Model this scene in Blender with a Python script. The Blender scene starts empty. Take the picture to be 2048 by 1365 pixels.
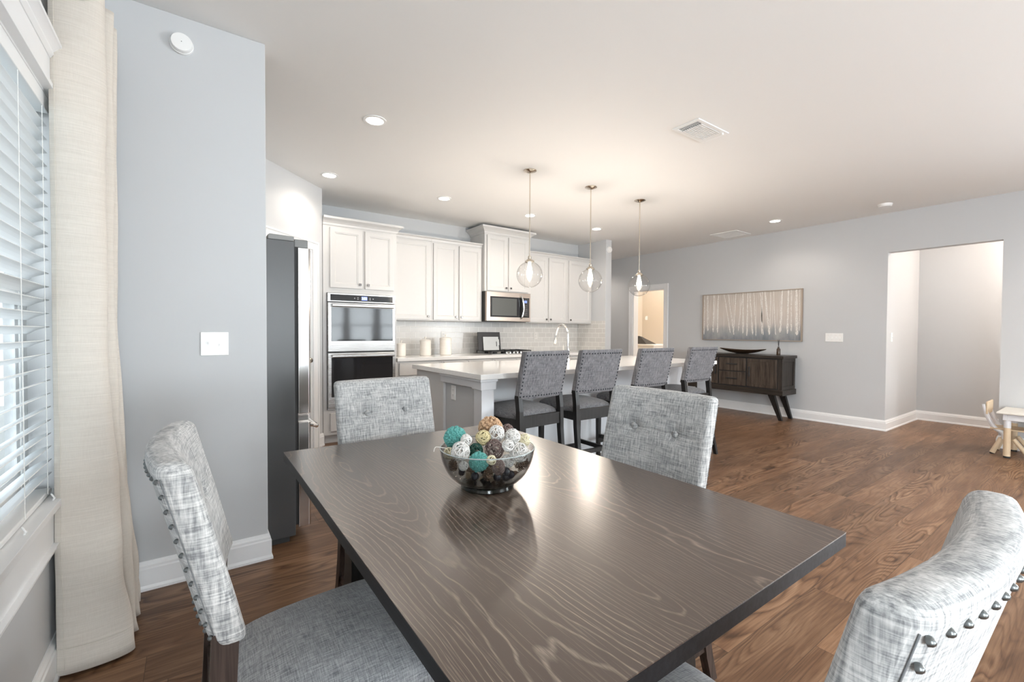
import bpy, math, random
from mathutils import Vector, Matrix
C = bpy.context.scene.collection
S = bpy.context.scene
PI = math.pi
random.seed(7)

# ------------------------------------------------------------------ camera, world, exposure, daylight
cam = bpy.data.cameras.new('camera'); cam_o = bpy.data.objects.new('camera', cam); C.objects.link(cam_o)
cam.sensor_width = 36.0; cam.lens = 891.22 * 36 / 2048; cam.clip_start = 0.02; cam.clip_end = 200
_r = (0.8150506451828484, 0.007409632499306285, -0.5793423367347217)
_M = Matrix(((0.8150506451828484, 0.007409632499306285, -0.5793423367347217, 0.0),
             (-0.5793690636329855, 0.01886612369661732, -0.8148469534100877, 0.0),
             (0.004892227719576485, 0.9997945622591118, 0.019669758134014996, 1.2255),
             (0, 0, 0, 1)))
cam_o.matrix_world = _M
S.camera = cam_o
S.view_settings.view_transform = 'Standard'; S.view_settings.look = 'None'
S.view_settings.gamma = 1.0; S.view_settings.use_curve_mapping = False
S.view_settings.exposure = 0.95
S.cycles.use_denoising = True
S.cycles.max_bounces = 9; S.cycles.diffuse_bounces = 5; S.cycles.glossy_bounces = 4
S.cycles.transmission_bounces = 6; S.cycles.transparent_max_bounces = 16
S.cycles.caustics_reflective = False; S.cycles.caustics_refractive = False
S.cycles.sample_clamp_indirect = 6.0

w = bpy.data.worlds.new('sky'); S.world = w; w.use_nodes = True
wn = w.node_tree.nodes; bg = wn['Background']
sky = wn.new('ShaderNodeTexSky'); sky.sky_type = 'HOSEK_WILKIE'; sky.turbidity = 6.0
sky.sun_direction = (0.3, -0.5, 0.8); sky.ground_albedo = 0.4
mixn = wn.new('ShaderNodeMixRGB'); mixn.inputs[0].default_value = 0.75
mixn.inputs[2].default_value = (0.86, 0.94, 1.0, 1)
w.node_tree.links.new(sky.outputs[0], mixn.inputs[1]); w.node_tree.links.new(mixn.outputs[0], bg.inputs[0])
bg.inputs[1].default_value = 2.1

DAY = (0.89, 0.95, 1.0); WARM = (1.0, 0.89, 0.78)
def area(name, loc, rot, sx, sy, power, color, spread=PI):
    l = bpy.data.lights.new(name, 'AREA'); l.shape = 'RECTANGLE'; l.size = sx; l.size_y = sy
    l.energy = power; l.color = color; l.spread = spread
    o = bpy.data.objects.new(name, l); C.objects.link(o); o.location = loc; o.rotation_euler = rot
    return o
# daylight from area lamps just outside each opening; some openings are unseen additions
por = area('daylight_portal', (-0.56, 1.525, 1.34), (0, -PI/2, 0), 1.42, 1.60, 1, DAY); por.data.cycles.is_portal = True
area('added_daylight', (-0.62, -1.6, 1.35), (0, -PI/2, 0), 1.5, 1.8, 75, DAY)  # lamp for an unseen window, added to brighten the room
for xx in (3.45, 4.40, 5.40):
    area('added_daylight', (xx, -4.75, 1.42), (PI/2, 0, 0), 0.85, 1.4, 24, DAY)
area('added_daylight', (1.0, -4.75, 1.15), (PI/2, 0, 0), 2.0, 2.1, 130, DAY)  # lamp for the patio door added out of view
area('added_daylight', (7.32, -2.6, 1.4), (0, PI/2, 0), 1.5, 2.0, 300, DAY)  # strong lamp for an unseen side window, added as room light

# ------------------------------------------------------------------ mesh helpers
class MB:
    def __init__(s): s.v = []; s.f = []
    def add(s, vs, fs):
        n = len(s.v); s.v += [tuple(p) for p in vs]; s.f += [tuple(i + n for i in f) for f in fs]; return s
    def box(s, x0, x1, y0, y1, z0, z1, M=None):
        vs = [Vector((x, y, z)) for x in (x0, x1) for y in (y0, y1) for z in (z0, z1)]
        if M: vs = [M @ p for p in vs]
        return s.add(vs, [(0, 1, 3, 2), (4, 6, 7, 5), (0, 4, 5, 1), (2, 3, 7, 6), (0, 2, 6, 4), (1, 5, 7, 3)])
    def hexa(s, b, t):  # 4 bottom pts, 4 top pts
        return s.add(list(b) + list(t), [(3, 2, 1, 0), (4, 5, 6, 7), (0, 1, 5, 4), (1, 2, 6, 5), (2, 3, 7, 6), (3, 0, 4, 7)])
    def prism(s, poly, a, b, axis='z', M=None):
        def P(p, t):
            if axis == 'z': return Vector((p[0], p[1], t))
            if axis == 'y': return Vector((p[0], t, p[1]))
            return Vector((t, p[0], p[1]))
        n = len(poly); vs = [P(p, a) for p in poly] + [P(p, b) for p in poly]
        if M: vs = [M @ p for p in vs]
        fs = [tuple(range(n))[::-1], tuple(range(n, 2 * n))] + [(i, (i + 1) % n, (i + 1) % n + n, i + n) for i in range(n)]
        return s.add(vs, fs)
    def lathe(s, prof, n=32, M=None, close=True):
        vs = []; fs = []
        for r, z in prof:
            for k in range(n):
                a = 2 * PI * k / n; p = Vector((r * math.cos(a), r * math.sin(a), z))
                vs.append(M @ p if M else p)
        for i in range(len(prof) - 1):
            for k in range(n):
                fs.append((i * n + k, i * n + (k + 1) % n, (i + 1) * n + (k + 1) % n, (i + 1) * n + k))
        if close:
            if prof[0][0] > 1e-5: fs.append(tuple(range(n))[::-1])
            if prof[-1][0] > 1e-5: fs.append(tuple((len(prof) - 1) * n + k for k in range(n)))
        return s.add(vs, fs)
    def tube(s, pts, r, n=8, closed=False, caps=True):
        pts = [Vector(p) for p in pts]; m = len(pts); rr = r if isinstance(r, (list, tuple)) else [r] * m
        vs = []; up = None
        for i, p in enumerate(pts):
            if closed: t = pts[(i + 1) % m] - pts[i - 1]
            else: t = pts[min(i + 1, m - 1)] - pts[max(i - 1, 0)]
            t.normalize()
            if up is None:
                up = Vector((0, 0, 1)) if abs(t.z) < 0.9 else Vector((1, 0, 0))
            u = up - t * up.dot(t)
            if u.length < 1e-6: u = t.orthogonal()
            u.normalize(); w_ = t.cross(u); up = u
            for k in range(n):
                a = 2 * PI * k / n; vs.append(p + (u * math.cos(a) + w_ * math.sin(a)) * rr[i])
        fs = []
        for i in range(m if closed else m - 1):
            j = (i + 1) % m
            for k in range(n): fs.append((i * n + k, i * n + (k + 1) % n, j * n + (k + 1) % n, j * n + k))
        if not closed and caps: fs += [tuple(range(n))[::-1], tuple((m - 1) * n + k for k in range(n))]
        return s.add(vs, fs)
    def bar(s, a, b, w, d, xdir=(1, 0, 0)):  # square bar from a to b, w along xdir, d along the other way
        a = Vector(a); b = Vector(b); t = (b - a).normalized(); x = Vector(xdir); x = (x - t * x.dot(t)).normalized(); y = t.cross(x)
        c = [(-1, -1), (1, -1), (1, 1), (-1, 1)]
        return s.hexa([a + x * (w / 2 * i) + y * (d / 2 * j) for i, j in c], [b + x * (w / 2 * i) + y * (d / 2 * j) for i, j in c])
    def sphere(s, c, r, n=16, m=10, sc=(1, 1, 1)):
        prof = [(r * math.sin(PI * i / m), -r * math.cos(PI * i / m)) for i in range(m + 1)]
        prof[0] = (1e-6, -r); prof[-1] = (1e-6, r)
        M = Matrix.Translation(c) @ Matrix.Diagonal((sc[0], sc[1], sc[2], 1))
        return s.lathe(prof, n, M, close=False)
    def rbox(s, lo, hi, r, n, deform=None):  # rounded box on an n=(nx,ny,nz) grid
        lo = Vector(lo); hi = Vector(hi); idx = {}; vs = []; fs = []
        def coord(i, k):
            L = hi[k] - lo[k]; m = n[k]; e = 3
            # more rows near the ends for the rounding
            if i <= e: return lo[k] + r * (1 - math.cos(PI / 2 * i / e)) if r > 0 else lo[k]
            if i >= m - e: return hi[k] - r * (1 - math.cos(PI / 2 * (m - i) / e))
            return lo[k] + r + (L - 2 * r) * (i - e) / (m - 2 * e)
        def vid(i, j, k):
            key = (i, j, k)
            if key not in idx:
                p = Vector((coord(i, 0), coord(j, 1), coord(k, 2)))
                q = Vector([min(max(p[a], lo[a] + r), hi[a] - r) for a in range(3)])
                d = p - q
                if d.length > 1e-9:
                    # push to cube shell then to sphere
                    mx = max(abs(c) for c in d); d = d.normalized() * mx
                    p = q + d
                if deform: p = deform(p)
                idx[key] = len(vs); vs.append(p)
            return idx[key]
        nx, ny, nz = n
        for i in range(nx):
            for j in range(ny):
                fs.append((vid(i, j, 0), vid(i, j + 1, 0), vid(i + 1, j + 1, 0), vid(i + 1, j, 0)))
                fs.append((vid(i, j, nz), vid(i + 1, j, nz), vid(i + 1, j + 1, nz), vid(i, j + 1, nz)))
        for i in range(nx):
            for k in range(nz):
                fs.append((vid(i, 0, k), vid(i + 1, 0, k), vid(i + 1, 0, k + 1), vid(i, 0, k + 1)))
                fs.append((vid(i, ny, k), vid(i, ny, k + 1), vid(i + 1, ny, k + 1), vid(i + 1, ny, k)))
        for j in range(ny):
            for k in range(nz):
                fs.append((vid(0, j, k), vid(0, j, k + 1), vid(0, j + 1, k + 1), vid(0, j + 1, k)))
                fs.append((vid(nx, j, k), vid(nx, j + 1, k), vid(nx, j + 1, k + 1), vid(nx, j, k + 1)))
        return s.add(vs, fs)
    def rings(s, w_, h_, prof, M):  # concentric rectangles: prof = [(inset, height)], panel in local XZ, height = -Y (toward viewer)
        vs = []; n = len(prof)
        for ins, d in prof:
            for x, z in ((ins, ins), (w_ - ins, ins), (w_ - ins, h_ - ins), (ins, h_ - ins)): vs.append(M @ Vector((x, -d, z)))
        fs = [(3, 2, 1, 0)]
        for i in range(n - 1):
            for k in range(4): fs.append((i * 4 + k, i * 4 + (k + 1) % 4, (i + 1) * 4 + (k + 1) % 4, (i + 1) * 4 + k))
        fs.append(tuple((n - 1) * 4 + k for k in range(4)))
        return s.add(vs, fs)

def obj(name, mb, mat, parent=None, bevel=0.0, smooth=False, loc=None, rotz=0.0, seg=2, solid=0.0):
    me = bpy.data.meshes.new(name); me.from_pydata([tuple(p) for p in mb.v], [], mb.f); me.update()
    import bmesh
    b = bmesh.new(); b.from_mesh(me); bmesh.ops.recalc_face_normals(b, faces=b.faces); b.to_mesh(me); b.free()
    if smooth: me.polygons.foreach_set('use_smooth', [True] * len(me.polygons))
    me.materials.append(mat)
    o = bpy.data.objects.new(name, me); C.objects.link(o)
    if parent: o.parent = parent
    if loc: o.location = loc
    if rotz: o.rotation_euler = (0, 0, rotz)
    if solid:
        m = o.modifiers.new('s', 'SOLIDIFY'); m.thickness = solid; m.offset = 0
    if bevel:
        m = o.modifiers.new('b', 'BEVEL'); m.width = bevel; m.segments = seg; m.limit_method = 'ANGLE'; m.angle_limit = 0.6
        me.polygons.foreach_set('use_smooth', [True] * len(me.polygons)); m.harden_normals = True
    elif smooth == 'auto':
        me.set_sharp_from_angle(angle=0.6)
    return o
def tag(o, label, cat, group=None):
    o['label'] = label; o['category'] = cat
    if group: o['group'] = group
    return o
def thing(name, label, cat, loc=(0, 0, 0), rotz=0.0, group=None):
    o = bpy.data.objects.new(name, None); C.objects.link(o); o.location = loc; o.rotation_euler = (0, 0, rotz); o.empty_display_size = 0.1
    return tag(o, label, cat, group)
def struct(name, mb, mat, bevel=0, parent=None):
    o = obj(name, mb, mat, parent, bevel)
    if not parent: o['kind'] = 'structure'
    return o
def struct_root(name, loc, rotz=0.0):
    o = bpy.data.objects.new(name, None); C.objects.link(o); o.location = loc; o.rotation_euler = (0, 0, rotz); o['kind'] = 'structure'
    return o
def dup(root, loc, rotz, label, group=None):
    r = root.copy(); C.objects.link(r); r.location = loc; r.rotation_euler = (0, 0, rotz); r['label'] = label
    if group: r['group'] = group
    for ch in list(root.children):
        c = ch.copy(); C.objects.link(c); c.parent = r
        for g in list(ch.children):
            d = g.copy(); C.objects.link(d); d.parent = c
    return r

# ------------------------------------------------------------------ material helpers
class Mat:
    def __init__(s, name):
        s.m = bpy.data.materials.new(name); s.m.use_nodes = True; s.t = s.m.node_tree; s.b = s.t.nodes['Principled BSDF']
    def n(s, typ, ins=None, **kw):
        x = s.t.nodes.new('ShaderNode' + typ)
        for k, v in kw.items(): setattr(x, k, v)
        for k, v in (ins or {}).items():
            if hasattr(v, 'is_output') or isinstance(v, bpy.types.NodeSocket): s.t.links.new(v, x.inputs[k])
            else: x.inputs[k].default_value = v
        return x
    def math(s, op, a, b=0.0, c=None):
        i = {0: a, 1: b}
        if c is not None: i[2] = c
        return s.n('Math', i, operation=op).outputs[0]
    def coord(s, which='Object'):
        if which == 'World': return s.n('NewGeometry').outputs['Position']
        return s.n('TexCoord').outputs[which]
    def scaled(s, co, sc, off=(0, 0, 0)):
        return s.n('VectorMath', {0: s.n('VectorMath', {0: co, 1: sc}, operation='MULTIPLY').outputs[0], 1: off}, operation='ADD').outputs[0]
    def noise(s, vec, scale=1.0, detail=2.0, rough=0.5, dist=0.0):
        return s.n('TexNoise', {'Vector': vec, 'Scale': scale, 'Detail': detail, 'Roughness': rough, 'Distortion': dist}).outputs['Fac']
    def ramp(s, fac, stops, interp='LINEAR'):
        x = s.n('ValToRGB', {'Fac': fac}); e = x.color_ramp; e.interpolation = interp
        while len(e.elements) < len(stops): e.elements.new(0.5)
        for el, (p, c) in zip(e.elements, stops):
            el.position = p; el.color = (c[0], c[1], c[2], 1) if isinstance(c, tuple) else (c, c, c, 1)
        return x.outputs['Color']
    def mix(s, fac, a, b, mode='MIX'):
        x = s.n('MixRGB', {0: fac}, blend_type=mode)
        for k, v in ((1, a), (2, b)):
            if isinstance(v, tuple): x.inputs[k].default_value = (*v[:3], 1)
            else: s.t.links.new(v, x.inputs[k])
        return x.outputs[0]
    def set(s, **kw):
        names = dict(color='Base Color', rough='Roughness', metal='Metallic', spec='Specular IOR Level', coat='Coat Weight', coatr='Coat Roughness',
                     normal='Normal', emit='Emission Color', emits='Emission Strength', trans='Transmission Weight', sheen='Sheen Weight', ior='IOR', aniso='Anisotropic')
        for k, v in kw.items():
            i = s.b.inputs[names[k]]
            if isinstance(v, bpy.types.NodeSocket): s.t.links.new(v, i)
            elif isinstance(v, tuple): i.default_value = (*v, 1)
            else: i.default_value = v
        return s
    def bump(s, h, strength=0.3, dist=0.002):
        return s.n('Bump', {'Height': h, 'Strength': strength, 'Distance': dist}).outputs[0]

def plain(name, color, rough=0.5, metal=0.0, var=0.03, nscale=40, bumpy=0.0, **kw):
    m = Mat(name); co = m.coord('Object'); nz = m.noise(co, nscale, 3)
    c2 = tuple(c * (1 - var * 2) for c in color)
    m.set(color=m.mix(nz, c2, color), rough=rough, metal=metal, **kw)
    if bumpy: m.set(normal=m.bump(m.noise(co, nscale * 6, 2), bumpy, 0.001))
    return m.m

def wall_mat(name, color):
    m = Mat(name); co = m.coord('World')
    nz = m.noise(co, 180, 3)
    m.set(color=m.mix(m.noise(co, 1.2, 2), tuple(c * 0.98 for c in color), color), rough=0.62, normal=m.bump(nz, 0.06, 0.001), spec=0.35)
    return m.m
M_wall = wall_mat('wall_paint', (0.575, 0.585, 0.595))
M_laundry = wall_mat('laundry_paint', (0.60, 0.53, 0.44))
M_ceil = wall_mat('ceiling_paint', (0.86, 0.855, 0.84))
M_trim = plain('trim_white', (0.84, 0.845, 0.85), 0.32, var=0.01)
M_cab = plain('cabinet_white', (0.60, 0.592, 0.58), 0.34, var=0.01)
M_isl = plain('island_white', (0.70, 0.71, 0.73), 0.4, var=0.01)
M_quartz = None
def quartz():
    m = Mat('quartz'); co = m.coord('World'); v = m.noise(co, 260, 2)
    m.set(color=m.ramp(v, [(0.3, (0.80, 0.79, 0.77)), (0.6, (0.88, 0.875, 0.86))]), rough=0.10, spec=0.55); return m.m
M_quartz = quartz()
M_plate = plain('plate_white', (0.88, 0.88, 0.87), 0.3, var=0.01)
M_slot = plain('slot_dark', (0.05, 0.05, 0.05), 0.5)
M_steel = Mat('brushed_steel')
_co = M_steel.coord('Object'); _s = M_steel.noise(M_steel.scaled(_co, (3, 3, 400)), 1, 3)
M_steel = M_steel.set(color=(0.40, 0.39, 0.38), metal=1.0, rough=M_steel.ramp(_s, [(0.3, 0.24), (0.7, 0.34)])).m
M_bronze = plain('warm_steel', (0.50, 0.42, 0.36), 0.28, 1.0)
M_chrome = plain('chrome', (0.85, 0.85, 0.84), 0.06, 1.0, var=0.0)
M_nickel = plain('polished_nickel', (0.66, 0.60, 0.52), 0.14, 1.0, var=0.0)
M_fridge = plain('fridge_side_grey', (0.085, 0.085, 0.086), 0.36, 0.35, var=0.03, nscale=600, bumpy=0.02)
M_black = plain('black_gloss', (0.012, 0.012, 0.014), 0.06, var=0.0, spec=0.6)
M_blackm = plain('black_matt', (0.02, 0.02, 0.021), 0.45)
M_rubber = plain('dark_rubber', (0.03, 0.03, 0.03), 0.7)
M_ceramic = plain('cream_ceramic', (0.85, 0.81, 0.75), 0.22, var=0.01)
M_nail = plain('antique_nail', (0.16, 0.17, 0.17), 0.3, 0.9); M_nail_dark = plain('dark_nail', (0.018, 0.022, 0.030), 0.3, 0.3)
M_slat = plain('blind_slat', (0.86, 0.87, 0.87), 0.35, var=0.0)
M_vinyl = plain('window_vinyl', (0.82, 0.83, 0.83), 0.35, var=0.0)
M_cord = plain('cord_white', (0.80, 0.79, 0.76), 0.8)

def emis(name, color, st):
    m = Mat(name); m.set(color=(0, 0, 0), emit=color, emits=st, rough=0.5); return m.m
M_lamp = emis('lamp_glow', (1.0, 0.90, 0.78), 14)
M_bulb = emis('bulb_glow', (1.0, 0.82, 0.62), 22)
M_digits = emis('display_digits', (0.75, 0.9, 1.0), 2.0)
M_disp = emis('display_blue', (0.18, 0.25, 0.75), 1.0)

def thin_glass(name, tint, smoky=0.0, ior=1.45, rough=0.02):
    m = bpy.data.materials.new(name); m.use_nodes = True; t = m.node_tree; t.nodes.clear()
    o = t.nodes.new('ShaderNodeOutputMaterial'); mx = t.nodes.new('ShaderNodeMixShader'); tr = t.nodes.new('ShaderNodeBsdfTransparent')
    gl = t.nodes.new('ShaderNodeBsdfGlossy'); fr = t.nodes.new('ShaderNodeMath'); fq = t.nodes.new('ShaderNodeMath'); lw = t.nodes.new('ShaderNodeLayerWeight'); cm = t.nodes.new('ShaderNodeMixRGB')
    fq.operation = 'POWER'; fq.inputs[1].default_value = 4.0; fr.operation = 'MULTIPLY_ADD'; fr.inputs[1].default_value = 0.9; fr.inputs[2].default_value = ((ior - 1) / (ior + 1)) ** 2; gl.inputs['Roughness'].default_value = rough; lw.inputs['Blend'].default_value = 0.5
    cm.inputs[1].default_value = (*tint, 1); cm.inputs[2].default_value = (*[c * (1 - smoky) for c in tint], 1)
    L = t.links.new
    L(lw.outputs['Facing'], fq.inputs[0]); L(fq.outputs[0], fr.inputs[0]); L(lw.outputs['Facing'], cm.inputs[0]); L(cm.outputs[0], tr.inputs['Color']); L(fr.outputs[0], mx.inputs[0])
    L(tr.outputs[0], mx.inputs[1]); L(gl.outputs[0], mx.inputs[2]); L(mx.outputs[0], o.inputs['Surface'])
    return m
M_globe = thin_glass('globe_glass', (0.985, 0.98, 0.975), 0.12)
M_bowl = thin_glass('bowl_glass', (0.95, 0.955, 0.95), 0.42, 1.5)
M_pane = thin_glass('window_glass', (0.97, 0.98, 0.98), 0.0)

def fabric(name, dark, light, seat=False, fine=1.0, bias=0.5, wb=0.54, zb=11):
    m = Mat(name); co = m.coord('Object')
    if seat: a = m.noise(m.scaled(co, (28, 520 * fine, 60)), 1, 3, 0.7); b = m.noise(m.scaled(co, (520 * fine, 28, 60)), 1, 3, 0.7)
    else: a = m.noise(m.scaled(co, (16, 16, 330 * fine)), 1, 3, 0.7); b = m.noise(m.scaled(co, (330 * fine, 110 * fine, zb)), 1, 3, 0.7)
    big = m.noise(co, 9, 2)
    h = m.math('ADD', m.math('MULTIPLY', a, 1 - wb), m.math('MULTIPLY', b, wb))
    h2 = m.math('ADD', h, m.math('MULTIPLY', m.math('SUBTRACT', big, 0.5), 0.10))
    m.set(color=m.ramp(h2, [(bias - 0.115, dark), (bias + 0.115, light)]), rough=0.9, spec=0.15, sheen=0.15, normal=m.bump(h, 0.5, 0.0015))
    return m.m
LG_D, LG_L = (0.19, 0.195, 0.20), (0.62, 0.615, 0.60)
M_fab = fabric('light_grey_linen', LG_D, LG_L, wb=0.56)
M_fab_seat = fabric('grey_linen_seat', (0.16, 0.165, 0.175), (0.46, 0.46, 0.465), seat=True)
M_seam = plain('seam_grey', (0.16, 0.165, 0.17), 0.9)
M_sfab = fabric('charcoal_linen', (0.075, 0.075, 0.082), (0.27, 0.265, 0.275), wb=0.72, zb=5)
M_sfab_seat = fabric('charcoal_linen_seat', (0.07, 0.07, 0.076), (0.22, 0.215, 0.22), seat=True)

def darkwood(name, base, light, axis='z', rough=0.4, k=1.0):
    m = Mat(name); co = m.coord('Object'); K = 90 * k; sc = {'z': (K, K, 3), 'y': (K, 3, K), 'x': (3, K, K)}[axis]
    a = m.noise(m.scaled(co, sc), 1, 4, 0.65)
    m.set(color=m.ramp(a, [(0.35, base), (0.72, light)]), rough=rough, spec=0.28, normal=m.bump(a, 0.25, 0.001)); return m.m
M_leg = darkwood('espresso_leg', (0.008, 0.0075, 0.007), (0.024, 0.021, 0.020))
M_chairleg = darkwood('chair_leg_wood', (0.018, 0.012, 0.009), (0.075, 0.05, 0.042))
M_side_v = darkwood('sideboard_wood', (0.016, 0.013, 0.011), (0.060, 0.048, 0.040), 'z', 0.42)
M_side_h = darkwood('sideboard_top_wood', (0.016, 0.013, 0.011), (0.055, 0.044, 0.036), 'y', 0.35)
M_side_door = darkwood('sideboard_door_wood', (0.030, 0.022, 0.017), (0.105, 0.080, 0.063), 'z', 0.42, 0.45)

def table_mat():
    m = Mat('cerused_oak_top'); co = m.coord('Object')
    wob = m.noise(m.scaled(co, (9, 3.0, 1)), 1, 3, 0.55)
    f = m.noise(m.scaled(co, (2.9, 0.50, 1), (3.1, 1.7, 0)), 1, 1.0, 0.4, 0.15)
    ph = m.math('ADD', m.math('MULTIPLY', f, 80), m.math('MULTIPLY', wob, 3.4))
    tri = m.math('ABSOLUTE', m.math('SUBTRACT', m.math('FRACT', ph), 0.5))
    line = m.ramp(tri, [(0.375, 0.0), (0.475, 1.0)])
    fade = m.ramp(m.noise(m.scaled(co, (7, 1.6, 1), (5, 2, 0)), 1, 2), [(0.32, 0.45), (0.58, 1.0)])
    pores = m.ramp(m.noise(m.scaled(co, (520, 30, 60)), 1, 2, 0.6), [(0.34, 0.35), (0.60, 1.0)])
    fine = m.ramp(m.noise(m.scaled(co, (300, 7, 10)), 1, 3, 0.7), [(0.56, 0.0), (0.68, 0.35)])
    ln = m.math('MAXIMUM', m.math('MULTIPLY', m.math('MULTIPLY', line, pores), fade), fine)
    col = m.mix(ln, (0.050, 0.028, 0.018), (0.26, 0.205, 0.16))
    m.set(color=col, rough=m.math('ADD', 0.28, m.math('MULTIPLY', ln, 0.2)), spec=0.8, coat=0.5, coatr=0.26, normal=m.bump(ln, 0.12, 0.0005)); return m.m
M_table = table_mat()
M_tedge = darkwood('table_edge_black', (0.007, 0.007, 0.008), (0.020, 0.020, 0.023), 'y', 0.5)

def floor_mat():
    m = Mat('walnut_planks'); co = m.coord('World'); xyz = m.n('SeparateXYZ', {0: co})
    x, y = xyz.outputs[0], xyz.outputs[1]
    W = 0.178; L = 1.22
    ry = m.math('DIVIDE', y, W); row = m.math('FLOOR', ry)
    rr = m.n('TexWhiteNoise', {'W': row}, noise_dimensions='1D').outputs['Value']
    cx = m.math('DIVIDE', m.math('ADD', x, m.math('MULTIPLY', rr, L * 3)), L); col = m.math('FLOOR', cx)
    pid = m.n('CombineXYZ', {0: row, 1: col, 2: 0.0}).outputs[0]
    wn_ = m.n('TexWhiteNoise', {'Vector': pid}, noise_dimensions='3D'); rnd = wn_.outputs['Value']
    ex = m.math('MULTIPLY', rnd, 57.0)
    gv = m.n('CombineXYZ', {0: m.math('ADD', m.math('MULTIPLY', x, 0.95), ex), 1: m.math('MULTIPLY', y, 6.5), 2: ex}).outputs[0]
    f = m.noise(gv, 1.0, 1.6, 0.45, 0.35)
    ph = m.math('FRACT', m.math('MULTIPLY', f, 19.0))
    ringc = m.ramp(ph, [(0.0, 0.10), (0.22, 0.62), (0.70, 1.0), (0.92, 0.55), (1.0, 0.10)])
    amp = m.ramp(m.noise(gv, 0.7, 1), [(0.40, 0.15), (0.62, 1.0)])
    st = m.noise(m.n('CombineXYZ', {0: m.math('MULTIPLY', x, 4), 1: m.math('MULTIPLY', y, 120), 2: ex}).outputs[0], 1, 4, 0.65)
    big = m.noise(m.n('CombineXYZ', {0: m.math('MULTIPLY', x, 2.2), 1: m.math('MULTIPLY', y, 14), 2: ex}).outputs[0], 1, 2, 0.5)
    v = m.math('ADD', m.math('ADD', m.math('MULTIPLY', m.math('MULTIPLY', m.math('SUBTRACT', ringc, 0.65), amp), 0.36), m.math('MULTIPLY', st, 0.55)), m.math('MULTIPLY', big, 0.45))
    c = m.ramp(v, [(0.22, (0.050, 0.022, 0.010)), (0.48, (0.165, 0.084, 0.043)), (0.78, (0.33, 0.20, 0.118))])
    tone = m.ramp(rnd, [(0.0, 0.74), (1.0, 1.12)])
    c = m.mix(1.0, c, tone, 'MULTIPLY')
    fy = m.math('FRACT', ry); fx = m.math('FRACT', cx)
    sy = m.math('GREATER_THAN', m.math('ABSOLUTE', m.math('SUBTRACT', fy, 0.5)), 0.4925)
    sx = m.math('GREATER_THAN', m.math('ABSOLUTE', m.math('SUBTRACT', fx, 0.5)), 0.4990)
    seam = m.math('MAXIMUM', sx, sy)
    c = m.mix(m.math('MULTIPLY', seam, 0.6), c, (0.02, 0.012, 0.008))
    m.set(color=c, rough=m.math('ADD', 0.30, m.math('MULTIPLY', st, 0.14)), spec=0.32, normal=m.bump(m.math('SUBTRACT', v, m.math('MULTIPLY', seam, 1.0)), 0.12, 0.001)); return m.m
M_floor = floor_mat()

def tile_mat(flip=False):
    m = Mat('subway_tile'); xyz = m.n('SeparateXYZ', {0: m.coord('World')})
    a = xyz.outputs[1] if flip else xyz.outputs[0]
    v = m.n('CombineXYZ', {0: a, 1: m.math('SUBTRACT', xyz.outputs[2], 0.915), 2: 0.0}).outputs[0]
    b = m.n('TexBrick', {'Vector': v, 'Color1': (0.60, 0.585, 0.56, 1), 'Color2': (0.66, 0.645, 0.62, 1), 'Mortar': (0.84, 0.83, 0.80, 1), 'Scale': 1.0,
                         'Mortar Size': 0.0026, 'Mortar Smooth': 0.2, 'Bias': 0.0, 'Brick Width': 0.152, 'Row Height': 0.0762})
    b.offset = 0.5
    wav = m.noise(m.coord('World'), 16, 2)
    bump = m.n('Bump', {'Height': m.math('SUBTRACT', m.math('MULTIPLY', wav, 0.6), b.outputs['Fac']), 'Strength': 0.35, 'Distance': 0.0025}).outputs[0]
    m.set(color=b.outputs['Color'], rough=m.ramp(b.outputs['Fac'], [(0, 0.24), (1, 0.6)]), normal=bump, spec=0.6); return m.m
M_tile = tile_mat(); M_tile_side = tile_mat(True)

def curtain_mat():
    m = Mat('curtain_slub'); co = m.coord('Object')
    a = m.noise(m.scaled(co, (9, 9, 620)), 1, 3, 0.7); b = m.noise(m.scaled(co, (700, 700, 30)), 1, 3, 0.6)
    h = m.math('ADD', m.math('MULTIPLY', a, 0.72), m.math('MULTIPLY', b, 0.28))
    m.set(color=m.ramp(h, [(0.32, (0.55, 0.50, 0.44)), (0.64, (0.68, 0.63, 0.565))]), rough=0.75, sheen=0.2, normal=m.bump(h, 0.35, 0.001)); return m.m
M_curtain = curtain_mat()

# ------------------------------------------------------------------ the room
H = 2.74
LX, RX, KY, RY = -0.42, 7.08, 5.68, -4.5       # window wall, painting wall, kitchen wall, wall behind the camera
struct('floor', MB().box(LX - .12, 8.6, RY - .12, 8.1, -0.06, 0), M_floor)
struct('ceiling', MB().box(LX - .12, 8.6, RY - .12, 8.1, H, H + 0.08), M_ceil)

def wall_y(mb, x0, x1, ya, yb, holes):          # wall running along Y between ya and yb, holes = (y0,y1,z0,z1)
    y = ya
    for (h0, h1, z0, z1) in sorted(holes):
        mb.box(x0, x1, y, h0, 0, H)
        if z0 > 0: mb.box(x0, x1, h0, h1, 0, z0)
        if z1 < H: mb.box(x0, x1, h0, h1, z1, H)
        y = h1
    return mb.box(x0, x1, y, yb, 0, H)
def wall_x(mb, y0, y1, xa, xb, holes):
    x = xa
    for (h0, h1, z0, z1) in sorted(holes):
        mb.box(x, h0, y0, y1, 0, H)
        if z0 > 0: mb.box(h0, h1, y0, y1, 0, z0)
        if z1 < H: mb.box(h0, h1, y0, y1, z1, H)
        x = h1
    return mb.box(x, xb, y0, y1, 0, H)
W1 = (0.72, 2.33, 0.635, 2.055)
W2 = (-2.3, -0.9, 0.5, 2.25)
struct('wall_left', wall_y(MB(), LX - .13, LX, RY, 3.0, [W1, W2]), M_wall)
struct('wall_switch', MB().box(LX, 0.312, 2.70, 2.82, 0, H), M_wall, bevel=0.004)
struct('wall_left_kitchen', MB().box(-0.39, -0.27, 2.82, 3.92, 0, H), M_wall)
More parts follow.
